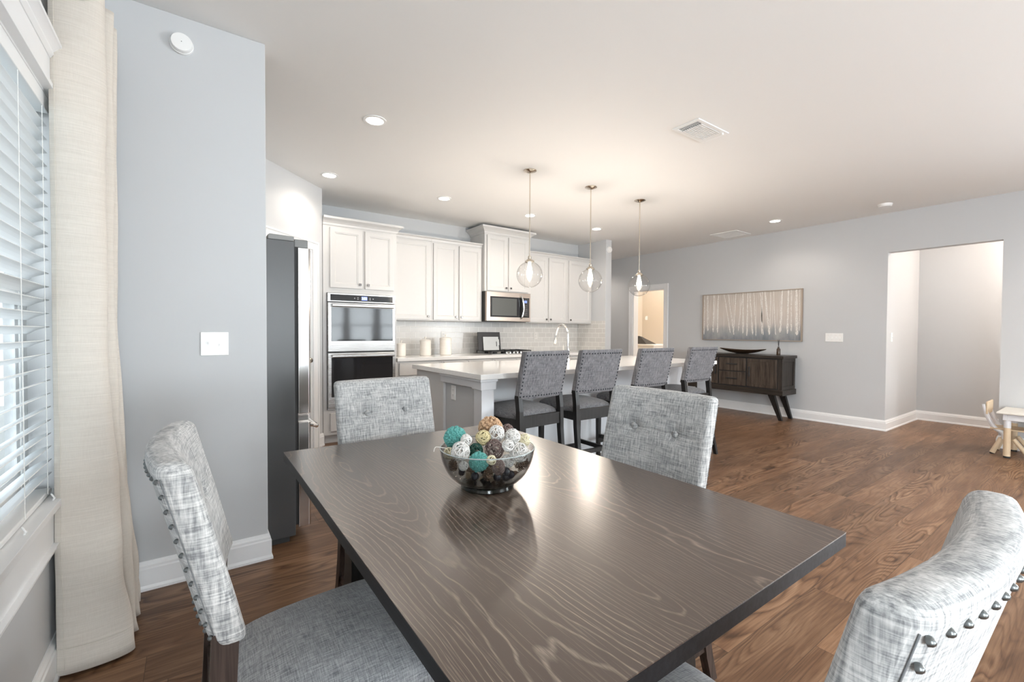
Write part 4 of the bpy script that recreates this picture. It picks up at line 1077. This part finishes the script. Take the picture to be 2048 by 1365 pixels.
def cone(R):
    mb = MB(); mb.sphere((0, 0, 0), R * .6, 12, 8, (1, 1, 1.3))
    for i in range(60):
        t_ = i / 60; z = (t_ - .5) * 2.4 * R; rr = R * .55 * math.sqrt(max(.05, 1 - (z / (1.35 * R)) ** 2)); a = i * 2.39996
        d = Vector((math.cos(a), math.sin(a), .45)).normalized(); M = Matrix.Translation((rr * math.cos(a), rr * math.sin(a), z)) @ d.to_track_quat('Z', 'Y').to_matrix().to_4x4()
        w_ = R * .22; mb.hexa([M @ Vector(p) for p in ((-w_ * .5, -w_ * .25, 0), (w_ * .5, -w_ * .25, 0), (w_ * .5, w_ * .25, 0), (-w_ * .5, w_ * .25, 0))], [M @ Vector(p) for p in ((-w_, -w_ * .25, R * .45), (w_, -w_ * .25, R * .45), (w_ * .8, w_ * .2, R * .45), (-w_ * .8, w_ * .2, R * .45))])
    return mb
def petal(R):
    mb = MB(); vs = []; n = 8
    for side in (0, 1):
        for i in range(n + 1):
            for j in range(n + 1):
                u = i / n * 2 - 1; v = j / n * 2 - 1; w_ = 1 - 0.55 * abs(u) ** 2
                vs.append((u * R, v * R * .62 * w_, R * (.45 * v * v * w_ - .35 * u * u + (-.10 if side else 0))))
    N = (n + 1) ** 2; fs = []
    for i in range(n):
        for j in range(n):
            a = i * (n + 1) + j; fs.append((a, a + 1, a + n + 2, a + n + 1)); fs.append((N + a, N + a + n + 1, N + a + n + 2, N + a + 1))
    for k in range(n):
        for a, b in ((k, k + 1), (n * (n + 1) + k, n * (n + 1) + k + 1), (k * (n + 1), (k + 1) * (n + 1)), (k * (n + 1) + n, (k + 1) * (n + 1) + n)): fs.append((a, b, N + b, N + a))
    return mb.add(vs, fs)
M_white = plain('white_rattan', (0.82, 0.80, 0.77), 0.7); M_cream = plain('cream_rattan', (0.72, 0.62, 0.36), 0.7); M_pale = plain('pale_cream_rattan', (0.80, 0.73, 0.52), 0.7)
M_brown = plain('mauve_brown_rattan', (0.22, 0.155, 0.14), 0.7); M_green = plain('dark_green_rattan', (0.015, 0.075, 0.055), 0.6); M_teal = plain('teal_curl', (0.16, 0.50, 0.46), 0.7, var=0.15)
M_chip = plain('tan_wood_chip', (0.62, 0.40, 0.24), 0.7, var=0.12); M_cone = plain('pine_cone_brown', (0.20, 0.12, 0.075), 0.8, var=0.2); M_seed = plain('black_seed', (0.015, 0.017, 0.028), 0.25)
M_tanp = plain('tan_petal', (0.34, 0.25, 0.16), 0.7, var=0.15)
GB = 'decorative balls in the glass bowl'; GF = 'dried filler at the bottom of the bowl'
BALLS = [
 ('curl_ball', 'larger teal wood curl ball at the bowl rim, highest of the two', 'c', M_teal, (0.6455, 1.2039, 0.9033), 0.0353),
 ('rattan_ball', 'small white rattan ball between the big teal ball and yellow ball', 't', M_white, (0.6482, 1.1416, 0.9083), 0.0165),
 ('rattan_ball', 'large white rattan ball below the larger teal ball at the rim', 't', M_white, (0.6118, 1.1113, 0.8864), 0.0272),
 ('rattan_ball', 'cream rattan ball seen through the glass under the large teal ball', 't', M_pale, (0.6115, 1.1792, 0.8646), 0.0176),
 ('rattan_ball', 'tiny white rattan ball behind the glass beside the lower teal ball', 't', M_white, (0.6149, 1.0984, 0.8467), 0.0134),
 ('curl_ball', 'teal wood curl ball at the front centre of the bowl', 'c', M_teal, (0.6573, 1.0853, 0.8550), 0.0292),
 ('rattan_ball', 'dark green rattan ball in the middle of the bowl', 't', M_green, (0.6755, 1.1324, 0.8741), 0.0215),
 ('rattan_ball', 'yellow rattan ball above the dark green ball', 't', M_cream, (0.7079, 1.1442, 0.9057), 0.0230),
 ('rattan_ball', 'white rattan ball at the top of the heap before the wood chip ball', 't', M_white, (0.7508, 1.1351, 0.9149), 0.0253),
 ('woodchip_ball', 'tan wood chip ball crowning the back of the heap', 'w', M_chip, (0.7724, 1.2025, 0.9143), 0.0403),
 ('rattan_ball', 'large mauve brown twig ball in the middle of the bowl', 't', M_brown, (0.7257, 1.1093, 0.8755), 0.0296),
 ('rattan_ball', 'small brown twig ball at the back beside the wood chip ball', 't', M_brown, (0.8241, 1.1801, 0.9099), 0.0182),
 ('rattan_ball', 'white rattan ball touching the small brown twig ball', 't', M_white, (0.7946, 1.1129, 0.9033), 0.0244),
 ('rattan_ball', 'small white rattan ball beside the large brown twig ball', 't', M_white, (0.7348, 1.0502, 0.8976), 0.0175),
 ('rattan_ball', 'loose cream rattan ball at the rim nearest the stools', 't', M_pale, (0.8336, 1.1038, 0.8896), 0.0195),
 ('rattan_ball', 'largest white rattan ball crossing the front rim of the bowl', 't', M_white, (0.7705, 1.0455, 0.8731), 0.0286),
 ('rattan_ball', 'white rattan ball behind the glass under the loose cream ball', 't', M_white, (0.8191, 1.0775, 0.8504), 0.0201),
 ('rattan_ball', 'tiny cream rattan ball touching the front teal ball', 't', M_pale, (0.6612, 1.0253, 0.8734), 0.0136),
 ('rattan_ball', 'egg shaped brown twig ball behind the glass below the tiny cream ball', 'e', M_brown, (0.6977, 1.0439, 0.8433), 0.0187),
 ('rattan_ball', 'white rattan ball behind the glass beside the brown twig egg', 't', M_white, (0.7512, 1.0749, 0.8440), 0.0195),
 ('pine_cone', 'small brown pine cone under the cream ball at the bowl side', 'p', M_cone, (0.6134, 1.1577, 0.8332), 0.0135),
 ('wood_petal', 'tan curled petal below the tiny white ball', 'l', M_tanp, (0.6429, 1.1279, 0.8123), 0.0144),
 ('seed_pod', 'shiny black seed pod below the front teal ball', 's', M_seed, (0.6470, 1.0897, 0.8141), 0.0117),
 ('pine_cone', 'brown pine cone at the lower front between two black pods', 'p', M_cone, (0.6791, 1.0702, 0.8181), 0.0151),
 ('seed_pod', 'shiny black seed pod below the brown twig egg', 's', M_seed, (0.7069, 1.0644, 0.8079), 0.0118),
 ('seed_pod', 'black seed pod under the low white ball', 's', M_seed, (0.7369, 1.0610, 0.8187), 0.0115),
 ('seed_pod', 'black seed pod beside the brown wood chip', 's', M_seed, (0.7627, 1.0758, 0.8014), 0.0118),
 ('pine_cone', 'brown pine cone under the largest white ball', 'p', M_cone, (0.7949, 1.0650, 0.8292), 0.0168),
 ('wood_petal', 'brown wood chip low in the bowl under the last pine cone', 'l', M_cone, (0.7970, 1.0979, 0.7933), 0.0121),
 ('wood_petal', 'small tan petal resting on the bowl floor', 'l', M_tanp, (0.6845, 1.1111, 0.7956), 0.0107),
 ('seed_pod', 'small black seed pod beside the tan curled petal', 's', M_seed, (0.6420, 1.1578, 0.8086), 0.0098),
]
for nm_, lb, k, mt, p, r in BALLS:
    if k in 'te': mb = twine(r, (18 if mt is M_brown else 26) if r > .018 else 20, 0.00125 if r > .015 else 0.0010, 1.25 if k == 'e' else 1.0)
    elif k == 'c': mb = curlball(r)
    elif k == 'w': mb = chipball(r)
    elif k == 'p': mb = cone(r)
    elif k == 'l': mb = petal(r)
    else: mb = MB(); mb.sphere((0, 0, 0), r, 18, 12, (1, .95, 1.08))
    o = obj(nm_, mb, mt, None, smooth=(k != 'w'), loc=p)
    if k in 'pl': o.rotation_euler = (rng.uniform(-1, 1), rng.uniform(-1, 1), rng.uniform(0, 6))
    tag(o, lb, 'seed pod' if k == 's' else 'pine cone' if k == 'p' else 'wood petal' if k == 'l' else 'decorative ball', GB if k in 'tecw' else GF)
FILL = [(0.02, 0.05, .030), (-0.03, 0.05, .030), (0.06, 0.03, .034), (0.0, 0.0, .030), (0.04, -0.01, .030), (-0.05, 0.01, .033), (0.0, 0.085, .050), (0.06, 0.065, .050), (0.085, 0.0, .052), (-.055, .055, .05), (.03, .03, .055), (-.01, -.055, .034), (.035, -.05, .034)]
for i, (a, b, c) in enumerate(FILL):
    k = 'spl'[i % 3]; r = 0.0135
    mb = (MB().sphere((0, 0, 0), r, 14, 10) if k == 's' else cone(r * .95) if k == 'p' else petal(r))
    o = obj({'s': 'seed_pod', 'p': 'pine_cone', 'l': 'wood_petal'}[k], mb, {'s': M_seed, 'p': M_cone, 'l': M_tanp}[k], None, smooth=True, loc=(BX + a, BY + b, BZ + c))
    tag(o, {'s': 'black seed pod buried under the rattan balls', 'p': 'brown pine cone buried under the rattan balls', 'l': 'tan wood petal buried under the rattan balls'}[k], {'s': 'seed pod', 'p': 'pine cone', 'l': 'wood petal'}[k], GF)
tw = MB().tube(catmull([(0.640, 1.165, 0.876), (0.606, 1.190, 0.879), (0.585, 1.205, 0.8825), (0.575, 1.200, 0.8815), (0.567, 1.190, 0.874)], 5), 0.0012, 6)
tag(obj('twig', tw, M_white, smooth='auto'), 'thin white stray twig sticking out over the bowl rim', 'twig')

# ------------------------------------------------------------------ sideboard, painting and things on it
SX0, SX1, SY0, SY1 = 6.625, 7.045, 2.85, 4.29
sb = thing('sideboard', 'dark wood sideboard with splayed legs under the painting', 'sideboard', (0, 0, 0))
mb = MB(); mb.box(SX0 + .02, SX1 - .01, SY0 + .015, SY1 - .015, 0.372, 0.872); obj('carcass', mb, M_side_v, sb)
mb = MB()
mb.box(SX0 + .004, SX0 + .02, SY0 + .01, SY0 + .06, 0.43, 0.872); mb.box(SX0 + .004, SX0 + .02, SY1 - .06, SY1 - .01, 0.43, 0.872)
mb.box(SX0 + .004, SX1 - .01, SY0 + .006, SY0 + .015, 0.43, 0.48); mb.box(SX0 + .004, SX1 - .01, SY0 + .006, SY0 + .015, 0.825, 0.872)
mb.box(SX0 + .004, SX0 + .06, SY0 + .006, SY0 + .015, 0.48, 0.825); mb.box(SX1 - .06, SX1 - .01, SY0 + .006, SY0 + .015, 0.48, 0.825)
obj('face_frame', mb, M_side_v, sb, bevel=0.002)
obj('gap_shade', MB().box(SX0 + .017, SX0 + .0205, SY0 + .06, SY1 - .06, 0.43, 0.872), M_blackm, sb)  # black sheet paints the shade in gaps between doors and drawers
obj('sideboard_top', MB().box(SX0 - .012, SX1 + .005, SY0 - .012, SY1 + .012, 0.872, 0.912), M_side_h, sb, bevel=0.004)
obj('bottom_rail', MB().box(SX0 - .008, SX1, SY0 - .008, SY1 + .008, 0.355, 0.432), M_side_h, sb, bevel=0.004)
def sb_front(y0, y1, z0, z1, nm, hz, vertical=True, hy=None):
    M = Matrix.Translation((SX0 + .004, y1, z0)) @ Matrix.Rotation(-PI / 2, 4, 'Z')
    d = obj(nm, MB().rings(y1 - y0, z1 - z0, [(0, -.012), (0, 0), (.002, .002), (.035, .002), (.038, -.002), (.05, -.002)] if vertical else [(0, -.012), (0, 0), (.002, .002), (.02, .002)], M), M_side_door, sb)
    h_ = MB()
    if vertical: h_.box(SX0 - .022, SX0 - .012, hy - .009, hy + .009, hz - .075, hz + .075); h_.box(SX0 - .014, SX0 + .004, hy - .006, hy + .006, hz - .06, hz - .045); h_.box(SX0 - .014, SX0 + .004, hy - .006, hy + .006, hz + .045, hz + .06)
    else:
        hy = (y0 + y1) / 2; h_.box(SX0 - .022, SX0 - .012, hy - .085, hy + .085, hz - .009, hz + .009); h_.box(SX0 - .014, SX0 + .004, hy - .065, hy - .05, hz - .006, hz + .006); h_.box(SX0 - .014, SX0 + .004, hy + .05, hy + .065, hz - .006, hz + .006)
    obj('handle', h_, M_blackm, d, bevel=0.002)
sb_front(2.922, 3.338, 0.446, 0.856, 'door', 0.665, True, 3.305)
sb_front(3.358, 3.770, 0.662, 0.856, 'drawer', 0.765, False)
sb_front(3.358, 3.770, 0.446, 0.648, 'drawer', 0.548, False)
sb_front(3.790, 4.218, 0.446, 0.856, 'door', 0.665, True, 3.822)
for (x, y, dx, dy) in ((SX0 + .045, SY0 + .16, 0.02, -0.12), (SX1 - .075, SY0 + .15, 0.02, -0.11), (SX0 + .045, SY1 - .16, 0.02, 0.12), (SX1 - .075, SY1 - .15, 0.02, 0.11)):
    a, b = 0.034, 0.024; lg = MB()
    lg.hexa([(x + dx + i * b * .8, y + dy + j * b, 0) for i, j in ((-1, -1), (1, -1), (1, 1), (-1, 1))], [(x + i * a * .8, y + j * a * 1.25, 0.357) for i, j in ((-1, -1), (1, -1), (1, 1), (-1, 1))])
    obj('leg', lg, M_leg, sb, bevel=0.003)

# boat-shaped bowl
vs = []; fs = []; nu, nv = 24, 10
for side in (0, 1):
    for i in range(nu + 1):
        for j in range(nv + 1):
            u = i / nu * 2 - 1; v = j / nv * 2 - 1; wd = 0.085 * (1 - u * u) ** .6 + .004; L = 0.355
            zb = 0.006 + 0.072 * abs(u) ** 1.9; ztop = 0.062 + 0.022 * abs(u) ** 2
            z = zb + (ztop - zb) * abs(v) ** 2.2 - (0.004 if side else 0)
            vs.append((v * wd, u * L, z))
N = (nu + 1) * (nv + 1)
for i in range(nu):
    for j in range(nv):
        a = i * (nv + 1) + j; fs.append((a, a + 1, a + nv + 2, a + nv + 1)); fs.append((N + a, N + a + nv + 1, N + a + nv + 2, N + a + 1))
for i in range(nu):
    for j in (0, nv): a = i * (nv + 1) + j; fs.append((a, a + nv + 1, N + a + nv + 1, N + a))
for j in range(nv):
    for i in (0, nu): a = i * (nv + 1) + j; fs.append((a, a + 1, N + a + 1, N + a))
mb = MB().add(vs, fs)
bt = thing('decorative_tray', 'long boat shaped brown metal bowl lying on the sideboard', 'bowl', (6.85, 3.53, 0.9125))
obj('tray_shell', mb, plain('bronze_bowl', (0.11, 0.07, 0.045), 0.22, 0.7), bt, smooth='auto')
obj('foot', MB().box(-0.02, 0.02, -0.09, 0.09, 0.0, 0.006), M_blackm, bt)
df_ = thing('reed_diffuser', 'small dark bottle diffuser with two reeds on the sideboard', 'diffuser', (6.85, 3.005, 0.9125))
obj('bottle', MB().lathe([(0.024, 0), (0.025, 0.004), (0.025, 0.085), (0.018, 0.098), (0.012, 0.102), (0.012, 0.122)], 20), plain('brown_bottle', (0.06, 0.035, 0.02), 0.15), df_, smooth='auto')
mb = MB(); mb.tube([(0, 0, .10), (-.002, -.008, .225)], 0.003, 6); mb.tube([(0, 0, .10), (.004, .013, .222)], 0.003, 6); mb.tube([(0, 0, .10), (.006, .001, .21)], 0.003, 6)
obj('reeds', mb, M_blackm, df_)

# painting
PY0, PY1, PZ0, PZ1 = 2.785, 4.312, 1.113, 1.872
pt = thing('painting', 'wide painting of white birch trunks above the sideboard', 'painting', (RX, 0, 0))
def canvas_mat():
    m = Mat('birch_canvas'); xyz = m.n('SeparateXYZ', {0: m.coord('World')}); y, z = xyz.outputs[1], xyz.outputs[2]
    hz = m.math('DIVIDE', m.math('SUBTRACT', z, PZ0), PZ1 - PZ0)
    st = m.noise(m.n('CombineXYZ', {0: m.math('MULTIPLY', y, 26), 1: m.math('MULTIPLY', z, 2.2), 2: 0.0}).outputs[0], 1, 4, .65)
    hh = m.math('ADD', hz, m.math('MULTIPLY', m.math('SUBTRACT', st, .5), 0.30))
    c = m.ramp(hh, [(0.02, (0.17, 0.19, 0.21)), (0.12, (0.26, 0.28, 0.30)), (0.24, (0.36, 0.36, 0.36)), (0.34, (0.55, 0.50, 0.46)), (0.6, (0.60, 0.53, 0.47)), (1.0, (0.50, 0.45, 0.40))])
    cl = m.noise(m.coord('World'), 5, 3)
    thin = m.noise(m.n('CombineXYZ', {0: m.math('MULTIPLY', y, 75), 1: m.math('MULTIPLY', z, 1.6), 2: 3.0}).outputs[0], 1, 2, .5)
    up = m.ramp(hh, [(0.16, 0.0), (0.34, 0.75)])
    c = m.mix(m.math('MULTIPLY', m.ramp(thin, [(0.56, 0.0), (0.64, 1.0)]), up), c, (0.74, 0.70, 0.66))
    c = m.mix(m.ramp(cl, [(0.4, 0.0), (0.7, 0.35)]), c, (0.62, 0.58, 0.54))
    m.set(color=c, rough=0.6, normal=m.bump(st, .3, .002)); return m.m
obj('canvas', MB().box(-0.030, -0.004, PY0 + .008, PY1 - .008, PZ0 + .008, PZ1 - .008), canvas_mat(), pt)
mb = MB(); M_pf = plain('champagne_frame', (0.42, 0.34, 0.27), 0.35, 0.3)
mb.box(-.040, 0, PY0, PY0 + .010, PZ0, PZ1); mb.box(-.040, 0, PY1 - .010, PY1, PZ0, PZ1); mb.box(-.040, 0, PY0 + .01, PY1 - .01, PZ0, PZ0 + .010); mb.box(-.040, 0, PY0 + .01, PY1 - .01, PZ1 - .010, PZ1)
obj('frame', mb, M_pf, pt)
PL = PY1 - PY0
# (position along the canvas 0..1 from the far edge at the top, same at the foot, width m, foot height)
TR = [(.012, .012, .010, .12), (.05, .055, .020, .20), (.125, .118, .017, .17), (.175, .168, .017, .16), (.24, .315, .012, .16), (.285, .355, .013, .12), (.37, .350, .013, .20), (.44, .40, .010, .2), (.445, .45, .018, .15), (.495, .492, .020, .10), (.515, .55, .014, .13),
      (.555, .585, .012, .10), (.62, .655, .012, .12), (.64, .64, .013, .14), (.665, .715, .022, .12), (.72, .72, .010, .14), (.745, .775, .008, .12), (.83, .815, .022, .17), (.885, .88, .020, .15), (.91, .915, .010, .2), (.955, .965, .026, .12), (.985, .985, .008, .2)]
rg = random.Random(5)
mb_ = Mat('birch_paint'); nn_ = mb_.noise(mb_.scaled(mb_.coord('World'), (1, 60, 90)), 1, 3, .7)
mb_.set(color=mb_.ramp(nn_, [(.33, (.46, .42, .38)), (.52, (.82, .79, .75))]), rough=.6)
for a, b, wd, fh in TR:
    tr = MB()
    n = 22; L = []; R_ = []
    for k in range(n + 1):
        t_ = k / n; z = PZ0 + (PZ1 - PZ0 - .012) * (fh + (1 - fh) * t_); s_ = b + (a - b) * t_; y = PY1 - .012 - (PL - .024) * s_ + rg.uniform(-.003, .003)
        ww = 1.35 * wd * (1.0 - .35 * t_) * rg.uniform(.55, 1.15) * (0.35 if k == 0 else 1) / 2; y = min(max(y, PY0 + .012 + ww), PY1 - .012 - ww); L.append((y - ww, z)); R_.append((y + ww, z))
    for k in range(n):
        tr.hexa([(-.0302, *L[k]), (-.0302, *R_[k]), (-.0302, *R_[k + 1]), (-.0302, *L[k + 1])], [(-.0318, *L[k]), (-.0318, *R_[k]), (-.0318, *R_[k + 1]), (-.0318, *L[k + 1])])
    obj('birch_trunk', tr, mb_.m, pt)

# ------------------------------------------------------------------ laundry room
ws = thing('washing_machine', 'white washing machine glimpsed through the laundry doorway', 'washing machine', (7.95, 5.98, 0))
obj('washer_body', MB().box(0, 0.68, 0, 0.69, 0.0, 0.93), M_plate, ws, bevel=0.01)
obj('washer_top', MB().box(-.005, 0.685, -.005, 0.695, 0.93, 0.975), M_plate, ws, bevel=0.008)
obj('door', MB().lathe([(0.20, 0), (0.20, .02), (.15, .03), (.13, .02), (0.0001, .02)], 32, Matrix.Translation((0, 0.345, 0.60)) @ Matrix.Rotation(-PI / 2, 4, 'Y')), M_steel, ws, smooth='auto')
bgm = MB(); bgm.hexa([(0, 0, 0), (.35, 0, 0), (.35, .35, 0), (0, .35, 0)], [(.15, .28, .16), (.2, .28, .16), (.2, .35, .18), (.15, .35, .18)])
tag(obj('laundry_bag', bgm, M_blackm, loc=(8.1, 6.28, 0.976)), 'dark bag slumped on top of the washing machine', 'bag')
hk = MB(); hk.box(-.02, 0, -.02, .02, -.05, .05); hk.tube([(0, 0, .03), (-.05, 0, .03), (-.06, 0, -.02), (-.05, 0, -.05)], .006, 8)
tag(obj('wall_hook', hk, M_plate, loc=(9.29, 7.20, 1.60)), 'small white hook on the beige laundry wall', 'hook')

# ------------------------------------------------------------------ children's table and chair
kt = thing('kids_table', 'low white and birch childrens table at the frame edge', 'table', (6.54, 0.02, 0))
M_birch = plain('birch_ply', (0.72, 0.56, 0.38), 0.5, var=0.06); M_kwhite = plain('kids_white', (0.80, 0.80, 0.82), 0.35)
obj('table_top', MB().box(-.04, .50, -0.05, 0.79, 0.438, 0.457), plain('kids_top', (0.80, 0.76, 0.69), 0.35), kt, bevel=0.006)
mb = MB(); mb.box(0.0, .46, 0.72, 0.75, 0.375, 0.438); mb.box(0.0, .03, 0, .72, .375, .438); mb.box(.43, .46, 0, .72, .375, .438); mb.box(0, .46, 0, .03, .375, .438); obj('table_apron', mb, M_kwhite, kt, bevel=0.003)
for x, y in ((0.03, 0.72), (0.46, 0.72), (0.03, 0.03), (0.46, 0.03)):
    l_ = obj('leg', MB().lathe([(0.026, 0.30), (0.026, 0.376)], 18, Matrix.Translation((x, y, 0))), M_kwhite, kt, smooth='auto')
    obj('wood_sleeve', MB().lathe([(0.026, 0.018), (0.026, 0.2995)], 18, Matrix.Translation((x, y, 0))), M_birch, l_, smooth='auto')
    obj('foot_cap', MB().lathe([(0.024, 0.0), (0.024, 0.0178)], 18, Matrix.Translation((x, y, 0))), M_rubber, l_, smooth='auto')
kc = thing('kids_chair', 'small white and birch childrens chair tucked behind the low table', 'chair', (6.82, 0.765, 0), 0)
for s_ in (-1, 1):
    sd = MB(); P = catmull([(s_ * .12, .16, .50), (s_ * .12, .13, .38), (s_ * .12, .08, .27), (s_ * .12, .02, .22), (s_ * .12, .01, .16)], 5)
    sd.tube(P, [0.019] * len(P), 10); obj('side_frame', sd, M_kwhite, kc, smooth='auto')
    for yy in (.09, -.16):
        lg = MB().tube([(s_ * .12, yy * .35 + .0, .17), (s_ * .13, yy, .012)], [.018, .021], 12); lo = obj('leg', lg, M_birch, kc, smooth='auto')
        obj('foot_cap', MB().lathe([(.018, 0), (.018, .012)], 12, Matrix.Translation((s_ * .13, yy, 0))), M_rubber, lo, smooth='auto')
obj('seat', MB().box(-.14, .14, -.17, .11, .255, .270), M_birch, kc, bevel=0.005)
bkm = MB().box(-.145, .145, .125, .140, .40, .53); obj('backrest', bkm, M_birch, kc, bevel=0.006)
